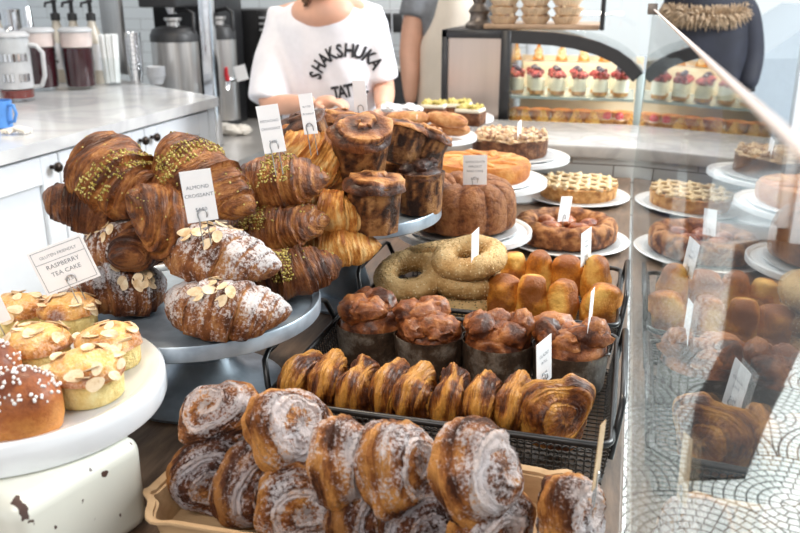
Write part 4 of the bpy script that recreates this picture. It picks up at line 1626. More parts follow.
def wire_tray(label, x0, x1, y0, y1, h=.055):
    t = thing('wire_tray', label, 'tray', (0, 0, 0), group=None)
    zb = TZ + .006
    obj('rim', MB().tube(arc_rect(x0, x1, y0, y1, zb + h), .0042, 8, True), 'wire', t)
    obj('lower_ring', MB().tube(arc_rect(x0 + .008, x1 - .008, y0 + .008, y1 - .008, zb), .003, 6, True), 'wire', t)
    # woven sides: a wavy wire lattice in the four side planes
    m = MB()
    for (ax, ay), (bx, by), (ox, oy) in (((x0 + .02, y0), (x1 - .02, y0), (0, .008)), ((x0 + .02, y1), (x1 - .02, y1), (0, -.008)),
                                         ((x0, y0 + .02), (x0, y1 - .02), (.008, 0)), ((x1, y0 + .02), (x1, y1 - .02), (-.008, 0))):
        ln = math.hypot(bx - ax, by - ay)
        n = int(ln / .0085)
        for k in range(n + 1):
            f = k / n
            px_, py_ = ax + (bx - ax) * f, ay + (by - ay) * f
            m.tube([(px_, py_, zb + h), (px_ + ox, py_ + oy, zb)], .0011, 4)
        for j in range(1, 7):
            q = j / 7
            pts = []
            for k in range(n * 2 + 1):
                f = k / (2 * n)
                wv = .0016 * (1 if (k + j) % 2 else -1)
                pts.append((ax + (bx - ax) * f + ox * (1 - q) + (wv if ox else 0), ay + (by - ay) * f + oy * (1 - q) + (wv if oy else 0), zb + h * q))
            m.tube(pts, .0012, 4)
    obj('woven_side', m, 'mesh_wire', t)
    m = MB()
    n = int((x1 - x0) / .011)
    for k in range(n + 1):
        x = x0 + .008 + (x1 - x0 - .016) * k / n
        m.tube([(x, y0 + .008, zb), (x, y1 - .008, zb)], .0011, 4)
    n = int((y1 - y0) / .011)
    for k in range(n + 1):
        y = y0 + .008 + (y1 - y0 - .016) * k / n
        m.tube([(x0 + .008, y, zb + .002), (x1 - .008, y, zb + .002)], .0011, 4)
    obj('woven_base', m, 'mesh_wire', t)
    for sx, xe in ((-1, x0), (1, x1)):
        ya, yb = y0 + .055, y1 - .045
        z = zb + h
        s = sx * (1 if sx < 0 else .45)
        pts = [(xe, ya - .02, z - .035), (xe + s * .012, ya - .012, z), (xe + s * .020, ya, z + .028), (xe + s * .022, ya + .015, z + .034),
               (xe + s * .022, yb - .015, z + .034), (xe + s * .020, yb, z + .028), (xe + s * .012, yb + .012, z), (xe, yb + .02, z - .035)]
        obj('handle', MB().tube(pts, .0042, 8), 'wire', t)
    return t


WB = TZ + .011
wire_tray('black wire tray with handles holding glazed rolls and dark sticky loaves', -.412, .016, .850, 1.180)
wire_tray('black wire tray farther back holding sesame rings and golden popovers', -.402, .016, 1.215, 1.505)

# glazed rolls standing on edge
GR = []
for s_ in (11, 12, 13):
    th = thing('glazed_roll', 'x', 'roll')
    obj('coiled_dough', bun_mb(s_, Rr=.043, h=.0185, turns=2.2, depth=.3, side=.10), 'roll_glaze', th)
    GR.append(th)
xs = [-.386, -.348, -.308, -.266, -.227, -.186, -.144, -.101, -.054]
lbs = ['leftmost, dark, beside the tray end', 'second from the left', 'third from the left', 'fourth from the left', 'in the middle of the row',
       'fourth from the right', 'third from the right', 'second from the right', 'rightmost and largest, facing the viewer']
for i, x in enumerate(xs):
    last = i == 8
    place(GR[i % 3], (x, .922 + .006 * (i % 2), WB + .043 + (.004 if last else 0)), ((80, 0, 35) if last else (88 + 3 * (i % 2), 6 - 4 * (i % 3), 86 + 4 * ((i * 7) % 4) - 6)),
          'glazed coiled roll on its edge, %s' % lbs[i], 'glazed rolls in the wire tray', 1.1 if last else 1.0)


# dark loaves in waxed paper
def paper_loaf(seed):
    t = thing('sticky_loaf', 'x', 'loaf')
    rr, h = .047, .052
    cup = MB().lathe([(.001, 0), (rr * .93, 0), (rr * .96, .004), (rr * 1.03, h), (rr * 1.015, h), (rr * .94, .006), (.001, .004)], 60, mod=lambda a, z: 1 + .012 * sin(21 * a + seed) * (z > .002) + .012 * sin(3 * a + seed))
    obj('waxed_paper', cup, 'paper_cup', t)
    obj('loaf_top', MB().add(*(lambda q: ([v + Vector((0, 0, h - .006)) for v in q.V], q.F, q.T, q.D))(lumps_mb(seed, rr * .95, .040, 9, .025))), 'loaf', t)
    return t


PL = [paper_loaf(k) for k in (21, 22, 23, 24)]
for i, (x, lb) in enumerate(((-.351, 'leftmost'), (-.256, 'second from the left'), (-.152, 'third from the left'), (-.048, 'rightmost'))):
    place(PL[i], (x, 1.105 if i else 1.12, WB), (0, 0, 40 * i), 'round dark sticky loaf in waxed paper, %s of the four' % lb, 'sticky loaves in waxed paper', 1.12)


# sesame rings
def ring(seed, mat, seedmat, n):
    t = thing('sesame_ring', 'x', 'bread ring')

    def f(u, v):
        a, b = v * 2 * PI, u * 2 * PI
        Rm, rm = .045, .0215
        k = 1 + .08 * nz3((cos(a), sin(a), 0), 2, seed)
        p = Vector(((Rm + rm * cos(b) * k) * cos(a), (Rm + rm * cos(b) * k) * sin(a), rm * .92 * sin(b) * k))
        return (p, .5 + .3 * sin(b), .5)
    m = MB().grid(f, 24, 64, caps=False)
    me = m.data('bread', M[mat])
    obj('bread', me, None, t)
    r_ = random.Random(seed)
    sm = MB()
    for k in range(n):
        p = r_.choice(me.polygons)
        q = p.normal.to_track_quat('Z', 'Y').to_matrix() @ Matrix.Rotation(r_.uniform(0, 6.3), 3, 'Z')
        c = p.center + p.normal * .0003 + Vector([r_.uniform(-.0012, .0012) for _ in range(3)])
        sm.blob(c, (.0020, .0012, .0009), 1, rot=q, tone=r_.uniform(.1, .9))
    o = obj('seeds', sm, seedmat, t, smooth=False)
    o['kind'] = 'stuff'
    return t


BG = ring(1, 'sesame_bread', 'sesame', 1500)
BP = ring(2, 'sesame_bread', 'poppy', 1700)
gs = 'sesame bread rings'
place(BG, (-.240, 1.335, WB + .103), (10, -6, 0), 'pale sesame ring on top of the middle stack, price card stuck in it', gs)
place(BG, (-.246, 1.340, WB + .061), (2, 3, 50), 'sesame ring in the middle of the stack under the card', gs)
place(BP, (-.240, 1.338, WB + .021), (0, 0, 90), 'seeded ring at the bottom of the stack under the card', gs)
place(BG, (-.342, 1.322, WB + .066), (14, -14, 30), 'sesame ring resting tilted on the left stack', gs)
place(BP, (-.330, 1.345, WB + .021), (0, 0, 20), 'dark seeded ring at the bottom of the left stack', gs, .96)
place(BP, (-.328, 1.412, WB + .078), (-24, 12, 70), 'greenish seeded ring leaning at the back left of the far tray', gs, .92)


# golden popovers standing on end
def popover(seed):
    t = thing('popover', 'x', 'bun')

    def f(u, v):
        a = u * 2 * PI
        vv = (v - .5) * PI * .998
        r_ = .0272 * abs(cos(vv)) ** .5 * (1 + .08 * sin(vv * 2 + seed) + .05 * cos(2 * a + seed) + .04 * sin(3 * a - vv * 2))
        z = .045 + .044 * math.copysign(abs(sin(vv)) ** .8, sin(vv))
        p = Vector((r_ * cos(a), r_ * .92 * sin(a), z))
        n = nz3(p, 30, seed) * .009 + nz3(p, 80, seed) * .0016
        p += Vector((cos(a), sin(a), 0)) * n
        return (p, .45 + .9 * nz3(p, 22, seed + 5) + .12 * cos(a), .5)
    obj('baked_dough', MB().grid(f, 40, 36), 'popover', t)
    return t


PO = [popover(k) for k in (1, 2, 3)]
for i, (x, y, lb) in enumerate(((-.178, 1.305, 'front row, beside the ring stack'), (-.128, 1.300, 'front row, second'), (-.080, 1.305, 'front row, third, paler'), (-.026, 1.295, 'front row, rightmost, leaning'),
                                (-.176, 1.440, 'back row, beside the ring stack'), (-.126, 1.445, 'back row, second'), (-.077, 1.44, 'back row, third, notched top'), (-.026, 1.435, 'back row, rightmost and tallest'))):
    place(PO[i % 3], (x, y, WB), (3 * (i % 3) - 3, (-14 if i == 3 else 5 - 4 * (i % 3)), 70 * i), 'golden popover bun standing on end, %s' % lb, 'golden popovers in the far tray', (1.0, 1.0, 1.03 if i % 2 else .97))


# ---------------------------------------------------------------- stand with chocolate babka muffins
BZ = 1.087
stand('round grey galvanized stand piled with chocolate babka muffins', -.48, 1.36, .180, BZ, neck=.040, foot=.072)


def babka(seed, top='babka_top', side='babka'):
    t = thing('babka_muffin', 'x', 'muffin')
    rr, h = .042, .070

    def f(u, v):
        a = u * 2 * PI
        r_ = rr * (.86 + .14 * v) * (1 + .03 * cos(9 * a + seed) + .03 * nz3((cos(a), sin(a), v), 3, seed))
        st = .55 * nz3((cos(a) * 2.2, sin(a) * 2.2, v * .9), 2.6, seed + 4) + .25 * nz3((cos(a) * 3, sin(a) * 3, v * 3), 4, seed)
        return (Vector((r_ * cos(a), r_ * sin(a), v * h)), .5 + 1.1 * st, .5)
    obj('muffin_side', MB().grid(f, 48, 16), side, t)

    def g(u, v):
        a = u * 2 * PI
        q = rr * 1.12 * math.sqrt(max(0, 1 - v ** 1.8))
        ph = (q / rr * 1.6 - u + seed * .3) % 1
        z = h - .006 + .022 * v ** .8 + .010 * (ph - .5) * (1 - v * .5)
        p = Vector((q * cos(a), q * sin(a), z))
        n = nz3(p, 45, seed)
        return (p + Vector((cos(a), sin(a), .8)) * .006 * n, .2 + .6 * ph + .2 * n, .55 + .3 * n)
    obj('swirled_top', MB().grid(g, 56, 26), top, t)
    return t


BK = [babka(1), babka(2), babka(3, 'choco', 'babka'), babka(4)]
CH = thing('chocolate_muffin', 'x', 'muffin')
for me_, nm, mt in ((BK[2].children[0].data, 'muffin_side', None),):
    obj('muffin_side', me_, None, CH)
obj('chocolate_top', MB().add(*(lambda q: ([v + Vector((0, 0, .062)) for v in q.V], q.F, q.T, q.D))(lumps_mb(5, .040, .026, 9, .017))), 'choco', CH)
gb = 'babka muffins on the galvanized stand'
for px, py, z, rt_, k, sc, lb in (
        (374, 230, BZ, (0, 0, 0), 0, 1.08, 'babka muffin front left on the stand, golden swirl top'),
        (345, 206, BZ, (0, 0, 150), 3, 1.0, 'babka muffin front row at the left, half behind a golden croissant'),
        (398, 196, BZ, (0, 0, 70), 1, 1.0, 'babka muffin in the second row behind the front swirl one'),
        (352, 186, BZ, (0, 0, 100), 1, 1.0, 'babka muffin deep inside the lower layer, mostly covered'),
        (310, 184, BZ, (0, 0, 20), 0, .95, 'babka muffin at the left of the lower layer behind the croissants'),
        (382, 178, BZ, (0, 0, 200), 3, .95, 'babka muffin at the back of the lower layer')):
    p = at_z(px, py, z)
    place(BK[k], (p.x, p.y, BZ + .0005), rt_, lb, gb, sc)
p = at_z(420, 211, BZ)
place(CH, (p.x, p.y, BZ + .0005), (0, 0, 0), 'dark chocolate muffin dripping glaze at the right of the stand', None, 1.0)
p = at_z(424, 186, BZ)
place(CH, (p.x, p.y, BZ + .0005), (0, 0, 90), 'dark chocolate muffin behind the right one, only its top seen', None, .92)
for px, py, z, rt_, pr__, sc, lb in (
        (360, 158, BZ + .080, (24, -4, 30), BK[3], 1.12, 'babka muffin on the upper layer, dark pitted side towards the viewer'),
        (398, 152, BZ + .078, (10, 20, 80), BK[1], .9, 'babka muffin on the upper layer with curled golden top'),
        (318, 148, BZ + .090, (12, -22, 0), BK[2], 1.0, 'dark babka muffin on the upper layer at the left, before the woman'),
        (338, 140, BZ + .085, (0, 4, 60), BK[0], .9, 'babka muffin on the upper layer at the back'),
        (420, 152, BZ + .074, (-6, 24, 20), BK[0], .8, 'small babka muffin with swirled top beside the financier stand')):
    p = at_z(px, py + 12, z)
    place(pr__, p, rt_, lb, gb, sc)

# ---------------------------------------------------------------- cakes on white stands
def white_stand(label, cx, cy, r, zp, z0=TZ, neck=.03):
    return stand(label, cx, cy, r, zp, 'ceramic', neck, r * .55, .004, .008, 'white_cake_stand', None, z0)


def board(label, cx, cy, z, r):
    o = obj('cake_board', MB().lathe([(.001, 0), (r, 0), (r, .003), (.001, .003)], 60, mod=lambda a, z: 1 + .01 * cos(40 * a)), 'board', None, (cx, cy, z))
    return tag(o, label, 'cake board')


GZ = .99
white_stand('white cake stand carrying the chocolate ring cake', -.300, 1.600, .138, GZ)
board('thin silver board under the fluted chocolate ring cake', -.302, 1.598, GZ + .0005, .110)


def bundt(u, v):
    a, b = v * 2 * PI, u * 2 * PI
    fl = abs(sin(a * 6)) ** .6
    Rm, rx, rz = .062, .044 * (.90 + .16 * fl), .060 * (.90 + .12 * fl)
    x = Rm + rx * (abs(cos(b)) ** .8) * math.copysign(1, cos(b))
    z = .040 + rz * sin(b) if sin(b) > 0 else .040 + .039 * math.copysign(abs(sin(b)) ** .35, sin(b))
    p = Vector((x * cos(a), x * sin(a), z))
    p += Vector((cos(a), sin(a), 1)) * .0015 * nz3(p, 90, 2)
    return (p, .4 + .3 * fl + .2 * nz3(p, 50, 1), .5)


o = obj('bundt_cake', MB().grid(bundt, 28, 144, caps=False), 'bundt', None, (-.302, 1.598, GZ + .0045), (0, 0, R(8)))
tag(o, 'fluted chocolate ring cake on a silver board, cards stuck in it', 'cake')

HZ = 1.038
white_stand('white cake stand carrying the orange almond cake', -.312, 1.862, .152, HZ)
board('white paper board under the flat orange cake', -.315, 1.862, HZ + .0005, .128).data.materials[0] = M['paper']
t = thing('orange_cake', 'flat round orange cake with glossy top, partly cut', 'cake', (-.318, 1.865, HZ + .004))
pf = [(.001, 0), (.112, 0), (.116, .006), (.118, .030), (.112, .040), (.09, .043), (.001, .041)]
obj('cake_body', MB().lathe(pf, 80, mod=lambda a, z: 1 + .01 * sin(a * 7)), 'orange_cake', t)
m = MB()
for k in range(10):
    a = k * .63
    m.blob((.070 * cos(a), .070 * sin(a), .042), (.036, .013, .007), 3, .1, 2, k, rot=Matrix.Rotation(a + .5, 3, 'Z'), tone=.7)
obj('fruit_slices', m, 'orange_cake', t)

IZ = 1.020
white_stand('white cake stand carrying the crumble topped cake', -.287, 2.262, .150, IZ)
board('silver board under the crumble topped cake', -.29, 2.262, IZ + .0005, .118)
t = thing('crumble_cake', 'tall dark cake with pale crumble top on a white stand', 'cake', (-.302, 2.262, IZ + .004))
obj('cake_side', MB().lathe([(.001, 0), (.100, 0), (.103, .01), (.104, .048), (.001, .05)], 72, mod=lambda a, z: 1 + .012 * nz3((cos(a), sin(a), z * 20), 6)), 'cake_side', t)
rnd = random.Random(8)
m = MB()
m.blob((0, 0, .048), (.104, .104, .012), 4, .15, 6, 3, tone=.6)
for k in range(330):
    a, q = rnd.uniform(0, 2 * PI), math.sqrt(rnd.random()) * .099
    m.blob((q * cos(a), q * sin(a), .057 + rnd.uniform(-.002, .004)), rnd.uniform(.004, .009), 1, .3, 2, k, tone=rnd.uniform(.2, 1))
obj('crumble_top', m, 'crumble', t)

JZ = 1.085
white_stand('white cake stand carrying the scored financier cakes', -.505, 2.150, .128, JZ)
fin = thing('financier_cake', 'x', 'cake')


def finf(u, v):
    a = u * 2 * PI
    s = 2 * v - 1
    e = max(0, 1 - abs(s) ** 3) ** .5
    q = .5 + .5 * cos(a)
    y, z = .026 * e * cos(a), .018 * e * sin(a)
    if sin(a) > 0:
        z *= 1.15 - .45 * math.exp(-(y / .006) ** 2)
    p = Vector((s * .062, y, z + .018))
    return (p + Vector((0, 0, .0015 * nz3(p, 60, 1))), .5 + .4 * sin(a) * nz3(p, 40, 2), .5)


obj('cake_body', MB().grid(finf, 28, 40), 'financier', fin)
gf = 'financier cakes'
for px, py, z, rt_, lb in ((400, 133, JZ, (0, 0, 24), 'oval financier cake at the left of the bottom layer'), (418, 139, JZ, (0, 0, 4), 'oval financier cake in the front of the bottom layer'),
                           (449, 136, JZ, (0, 0, -18), 'oval financier cake at the right of the bottom layer'), (446, 127, JZ + .032, (0, 4, -20), 'oval financier cake on top, split along its length'),
                           (408, 126, JZ + .032, (0, 0, 12), 'oval financier cake on top at the left behind a card')):
    p = at_z(px, py, z)
    place(fin, (p.x, p.y, z + .001), rt_, lb, gf, 1.0)

KZ = 1.052
white_stand('white cake stand carrying layered pistachio slices', -.575, 2.74, .150, KZ, 1.0, .03)
sl = thing('layered_slice', 'x', 'cake slice')
obj('chocolate_base', MB().rbox((-.042, -.035, 0), (.042, .035, .040), .003, 1), 'cake_side', sl)
obj('cream_layer', MB().rbox((-.040, -.034, .040), (.040, .034, .052), .002, 1), 'cream', sl)
m = MB()
rnd = random.Random(3)
for k in range(110):
    m.blob((rnd.uniform(-.036, .036), rnd.uniform(-.03, .03), .053 + rnd.uniform(0, .007)), rnd.uniform(.003, .007), 1, .3, 2, k, tone=rnd.uniform(.2, 1))
obj('pistachio_topping', m, 'pistachio', sl)
for px, py, z, rz, lb in ((434, 120, KZ, 0, 'chocolate slice with thin green topping at the left of the stand'), (459, 119, KZ, 6, 'chocolate slice with thick pistachio topping on the right'),
                          (470, 125, KZ, -8, 'pale nutty slice low at the front right of the far stand')):
    p = at_z(px, py, z)
    place(sl, (p.x, p.y, z + .001), (0, 0, rz), lb, 'layered pistachio slices', 1.0)


# tarts on plates on the table
def plate(label, cx, cy, r):
    o = obj('white_plate', MB().lathe([(.001, .001), (r * .62, .001), (r * .7, .004), (r * .97, .011), (r, .014), (r * .985, .0155), (r * .93, .012), (r * .70, .008), (.001, .007)], 80), 'ceramic', None, (cx, cy, TZ))
    return tag(o, label, 'plate')


LX, LY = -.110, 2.290
plate('large white plate under the lattice topped tart', LX, LY, .142)
board('silver board under the lattice topped tart', LX, LY, TZ + .0085, .118)
t = thing('lattice_tart', 'round jam tart with a pale woven lattice top', 'tart', (LX, LY, TZ + .012))
obj('crust', MB().lathe([(.001, 0), (.102, 0), (.106, .034), (.098, .036), (.094, .020), (.001, .020)], 80, mod=lambda a, z: 1 + .01 * cos(40 * a)), 'tart_crust', t)
obj('jam_filling', MB().lathe([(.001, .020), (.0935, .020), (.0935, .028), (.001, .030)], 60), 'jam', t)
for d_ in (0, 1):
    for k in range(7):
        c_ = -.081 + k * .027
        hl = math.sqrt(max(0, .106 ** 2 - c_ ** 2))
        pts = []
        for q in range(25):
            s = -hl + 2 * hl * q / 24
            z = .039 + .0025 * sin(s / .027 * PI + (k + d_) * PI)
            pts.append((s, c_ + .003 * sin(s * 90 + k), z) if d_ else (c_ + .003 * sin(s * 90 + k), s, z))
        m = MB().tube(pts, [.0055 + .001 * sin(q * 1.9 + k) for q in range(25)], 8)
        o = obj('lattice_strip', m, 'lattice', t)
MX, MY = -.106, 1.845
plate('large white plate under the rustic fruit galette', MX, MY, .140)
board('silver board under the rustic fruit galette', MX, MY, TZ + .0085, .120)
t = thing('fruit_galette', 'rustic folded galette with glazed fruit in its open middle', 'tart', (MX - .004, MY, TZ + .012))


def gal(u, v):
    a, b = v * 2 * PI, u * 2 * PI
    wob = 1 + .05 * sin(5 * a) + .03 * sin(11 * a + 1)
    x = .090 + .023 * cos(b) * wob
    z = .024 + (.026 * sin(b) * wob if sin(b) > 0 else .026 * math.copysign(abs(sin(b)) ** .4, sin(b)))
    fold = .004 * abs(sin(a * 4.5 + b))
    p = Vector(((x + fold) * cos(a), (x + fold) * sin(a), z + fold * .6))
    n = nz3(p, 70, 5)
    return (p + Vector((cos(a), sin(a), 1)) * .002 * n, .45 + .5 * n + .15 * sin(b), .55)


obj('folded_crust', MB().grid(gal, 28, 128, caps=False), 'galette', t)
obj('filling_base', MB().lathe([(.001, .002), (.080, .002), (.078, .022), (.001, .026)], 48), 'jam', t)
for k, (x, y, rz) in enumerate(((-.03, -.018, 20), (.028, -.02, -10), (0, .03, 80), (.045, .02, 50), (-.042, .025, 120))):
    obj('fruit_half', MB().blob((0, 0, 0), (.027, .020, .015), 3, .12, 2, k, tone=.6), 'fruit', t, (x * 1.15, y * 1.15, .031), (0, 0, R(rz)))


# ================================================================ people
def fuse(parts, name, mat, voxel=.011, smooth=6, wr=0.0, seed=1):
    """union of overlapping closed shapes as one cloth or body surface"""
    me = bpy.data.meshes.new(name)
    mb = MB()
    for q in parts:
        mb.add(q.V, q.F)
    me.from_pydata([tuple(v) for v in mb.V], [], mb.F)
    o = bpy.data.objects.new(name, me)
    C.objects.link(o)
    rm = o.modifiers.new('r', 'REMESH')
    rm.mode = 'VOXEL'
    rm.voxel_size = voxel
    sm = o.modifiers.new('s', 'SMOOTH')
    sm.factor = .6
    sm.iterations = smooth
    out = evaluated(o, name)
    if wr:
        for v in out.vertices:
            n = noise.noise(Vector((v.co.x * 9 + v.co.z * 5, v.co.y * 7, v.co.z * 3.2 - v.co.x * 4)) + Vector((seed, 0, 0)))
            v.co += v.normal * wr * (abs(n) * -2 + .4)
    out.materials.clear()
    out.materials.append(M[mat])
    out.polygons.foreach_set('use_smooth', [True] * len(out.polygons))
    return out


def loft(rings, n=32, p=2.4):
    """rings: (cx, cy, z, half_width, half_depth)"""
    def f(u, v):
        c = rings[round(v * (len(rings) - 1))]
        a = u * 2 * PI
        return Vector((c[0] + c[3] * math.copysign(abs(cos(a)) ** (2 / p), cos(a)), c[1] + c[4] * math.copysign(abs(sin(a)) ** (2 / p), sin(a)), c[2]))
    return MB().grid(f, n, len(rings))


def hand_chains(w, d, side, curl=.5):
    """palm and five fingers from the wrist w along direction d; palm plane faces down"""
    d = Vector(d).normalized()
    lat = d.cross(Vector((0, 0, 1))).normalized() * side
    dn = Vector((0, 0, -1))
    w = Vector(w)
    ch = []
    pal = w + d * .045
    ch.append([(*w, .022), (*pal, .026), (*(w + d * .082), .024)])
    for k, ln in enumerate((.062, .070, .066, .052)):
        b = w + d * (.072 - .004 * abs(k - 1)) + lat * (.027 - .018 * k)
        k1 = b + d * .022 + dn * .002
        k2 = k1 + (d * cos(curl) + dn * sin(curl)) * ln * .38
        k3 = k2 + (d * cos(curl * 2.1) + dn * sin(curl * 2.1)) * ln * .34
        ch.append([(*b, .0095), (*k1, .0095), (*k2, .0085), (*k3, .007)])
    b = w + d * .022 + lat * .022
    t1 = b + (d * .6 + lat * .8) * .032 + dn * .006
    t2 = t1 + (d * .95 + lat * .25) * .028 + dn * .008
    ch.append([(*b, .012), (*t1, .0105), (*t2, .008)])
    return ch


def head_parts(t, c, yaw, pitch, hair_mat, skin='skin'):
    """one head with face and ears, hair and eyes as its own pieces"""
    rot = (R(pitch), 0, R(yaw))

    def f(u, v):
        a, b = u * 2 * PI, (v - .5) * PI * .995
        x, y, z = cos(b) * cos(a), cos(b) * sin(a), sin(b)
        px, py, pz = x * .074, y * .093, z * .112
        if z < 0:
            k = 1 + z * .30
            px *= k
            py *= 1 + z * .14
        fr = max(0, -y)
        nose = math.exp(-((px / .011) ** 2)) * math.exp(-(((pz + .018) / .022) ** 2)) * fr
        brow = math.exp(-(((pz - .022) / .011) ** 2)) * fr * .004
        sock = (math.exp(-(((abs(px) - .031) / .014) ** 2)) * math.exp(-(((pz - .002) / .012) ** 2))) * fr * .009
        chin = math.exp(-((px / .022) ** 2)) * math.exp(-(((pz + .088) / .018) ** 2)) * fr * .012
        py -= nose * .024 + brow + chin - sock
        return Vector((px, py, pz))
    ears = [MB().blob((s * .075, .008, -.008), (.008, .019, .030), 3) for s in (-1, 1)]
    hd = MB().grid(f, 56, 56)
    for e_ in ears:
        hd.add(e_.V, e_.F)
    h = obj('head', hd, skin, t, c, rot)
    obj('mouth', MB().blob((0, -.083, -.055), (.022, .008, .0075), 3), 'lips', h)
    for s in (-1, 1):
        e_ = obj('eye', MB().blob((s * .031, -.076, .002), (.0125, .009, .0070), 3), 'eye', h)
        obj('eyebrow', MB().tube([(s * .018, -.088, .020), (s * .031, -.087, .025), (s * .044, -.078, .021)], [.002, .003, .0015], 6), hair_mat, h)
        ir = MB().blob((s * .031, -.0835, -.001), (.0050, .0028, .0050), 2)
        h_i = obj('iris', ir, 'iris', h)
    hr = MB()

    def g(u, v):
        a, b = u * 2 * PI, (v * .62 + .38 - .5) * PI * .995
        x, y, z = cos(b) * cos(a), cos(b) * sin(a), sin(b)
        k = 1.10 + .03 * sin(a * 14 + z * 6)
        if y < -.35 and z < .45:
            k = .90
        return Vector((x * .077 * k, y * .096 * k + .006, z * .117 * k + .004))
    hr.grid(g, 60, 26)
    obj('hair', hr, hair_mat, h)
    return h


def legs(t, cx, cy, yaw, hz, mat='trousers', sp=.09):
    ch = []
    ca, sa = cos(yaw), sin(yaw)
    ch.append([(cx, cy, hz + .05, .125), (cx, cy, hz - .03, .13)])
    for s in (-1, 1):
        hx, hy = cx + s * sp * ca, cy + s * sp * sa
        ch.append([(cx, cy, hz - .03, .13), (hx, hy, hz - .14, .095), (hx, hy, .48, .066), (hx, hy, .30, .058), (hx, hy, .09, .044)])
        sh = MB().blob((0, -.045, .042), (.045, .125, .045), 3)
        obj('shoe', sh, 'shoe', t, (hx, hy, 0), (0, 0, yaw))
    obj('trousers', skinned(ch, 'trousers', mat, 2), None, t)


# ---- the woman in the lettered white shirt
PX, PY = -1.045, 2.86
t = thing('person', 'person in a loose white lettered t-shirt leaning over the pastries, head cut off', 'person', (0, 0, 0))
sh_l, sh_r = Vector((-1.200, 2.84, 1.365)), Vector((-.885, 2.84, 1.382))
el_l, el_r = Vector((-1.225, 2.70, 1.070)), Vector((-.838, 2.86, 1.115))
wr_l, wr_r = Vector((-1.00, 2.585, 1.10)), Vector((-.775, 2.625, 1.085))
ha_l, ha_r = Vector((1, -.15, .12)), Vector((.35, -1, .02))
neck0 = Vector((PX + .005, 2.79, 1.40))
hc = Vector((PX + .050, 2.70, 1.535))
ch = [[(PX, PY, 1.02, .12), (PX, PY - .02, 1.18, .12), (PX, 2.82, 1.34, .105), (neck0.x, neck0.y, neck0.z, .058), (hc.x - .01, hc.y + .03, hc.z - .05, .050)],
      [(PX, 2.82, 1.34, .105), (*sh_l, .056), (*el_l, .042), (*((el_l + wr_l) / 2), .038), (*wr_l, .024)],
      [(PX, 2.82, 1.34, .105), (*sh_r, .056), (*el_r, .042), (*((el_r + wr_r) / 2), .038), (*wr_r, .024)]]
body = skinned(ch, 'body', 'skin', 2)
parts = [MB()]
parts[0].V = [v.co.copy() for v in body.vertices]
parts[0].F = [list(p.vertices) for p in body.polygons]
for wv, dv, sd in ((wr_l, ha_l, 1), (wr_r, ha_r, -1)):
    for c_ in hand_chains(wv, dv, sd, .45):
        me = skinned([c_], 'f', 'skin', 2)
        q = MB()
        q.V = [v.co.copy() for v in me.vertices]
        q.F = [list(p.vertices) for p in me.polygons]
        parts.append(q)
upper = MB().blob((PX + .015, 2.765, 1.385), (.112, .075, .066), 4)
parts.append(upper)
obj('body', fuse(parts, 'body', 'skin', .0045, 3), None, t)
head_parts(t, hc, 8, 28, 'hair')
m = MB()
rnd = random.Random(12)
for k in range(13):
    a = R(148 + k * 6.5)
    b0 = hc + Vector((.078 * cos(a), .055 * sin(a) + .02, -.01))
    pts = [b0 + Vector((rnd.uniform(-.004, .004) + .010 * sin(q * 1.7 + k), .008 * cos(q * 1.9 + k), -.017 * q)) for q in range(8)]
    m.tube(pts, [.010 - .0009 * q for q in range(8)], 6)
obj('loose_curls', m, 'hair', t)
tor = loft([(PX, PY + .01, .80, .185, .13), (PX, PY + .01, .95, .182, .13), (PX, PY, 1.10, .178, .13), (PX, PY - .02, 1.24, .180, .128),
            (PX, PY - .04, 1.34, .180, .112), (PX, PY - .05, 1.385, .165, .085), (PX, PY - .05, 1.415, .11, .055)])
hm_l, hm_r = Vector((-1.222, 2.715, 1.08)), Vector((-.840, 2.85, 1.15))
slv = [MB().tube([sh_l + Vector((.05, 0, -.01)), sh_l, (sh_l + hm_l) / 2 + Vector((-.008, 0, 0)), hm_l], [.06, .068, .074, .078], 20),
       MB().tube([sh_r + Vector((-.05, 0, -.01)), sh_r, (sh_r + hm_r) / 2 + Vector((.004, 0, 0)), hm_r], [.055, .056, .056, .056], 20)]
shirt = fuse([tor] + slv, 't_shirt', 'shirt', .011, 5, .007, 2)
so = obj('t_shirt', shirt, None, t)
# lettering lies on the cloth: each letter is dropped onto the shirt surface
bvh = BVHTree.FromPolygons([v.co for v in shirt.vertices], [list(p.vertices) for p in shirt.polygons])
lm = MB()


def drop_letter(chs, px, py, ang, size):
    V, F = text_mesh(chs, size, .0022)
    c = at_y(px, py, 2.70)
    P_ = []
    for v in V:
        x, z = v.x * .72, v.y - size * .33
        X, Z = c.x + x * cos(ang) - z * sin(ang), c.z + x * sin(ang) + z * cos(ang)
        h = bvh.ray_cast(Vector((X, 2.2, Z)), Vector((0, 1, 0)))
        if h[0] is None or h[0].y > 2.95:
            return
        P_.append(h[0] + Vector((0, -.0035, 0)))
    lm.add(P_, F)


for ch_, a in zip('SHAKSHUKA', (166, 149, 132, 116, 100, 84, 68, 51, 34)):
    a = R(a)
    drop_letter(ch_, 343 + 30 * cos(a), 84 - 33 * sin(a), a - PI / 2, .062)
obj('shirt_lettering', lm, 'black_ink', so, smooth=False)
lm = MB()
for k, ch_ in enumerate('TATTE'):
    drop_letter(ch_, 333 + k * 5.8, 94 - k * 1.0, R(9), .060)
obj('shirt_lettering', lm, 'black_ink', so, smooth=False)
legs(t, PX, PY + .02, 0, .88)
m = MB()
pc = at_y(402, 108, 2.50)
for k in range(5):
    m.blob((pc.x + (k - 2) * .022, 2.50 + .008 * (k % 2), pc.z - .004 * (k % 3)), (.024, .030, .014), 3, .5, 2.2, k)
tag(obj('crumpled_paper_bag', m, 'paper', None), 'crumpled white paper in the hand of the person in the lettered shirt', 'paper bag')

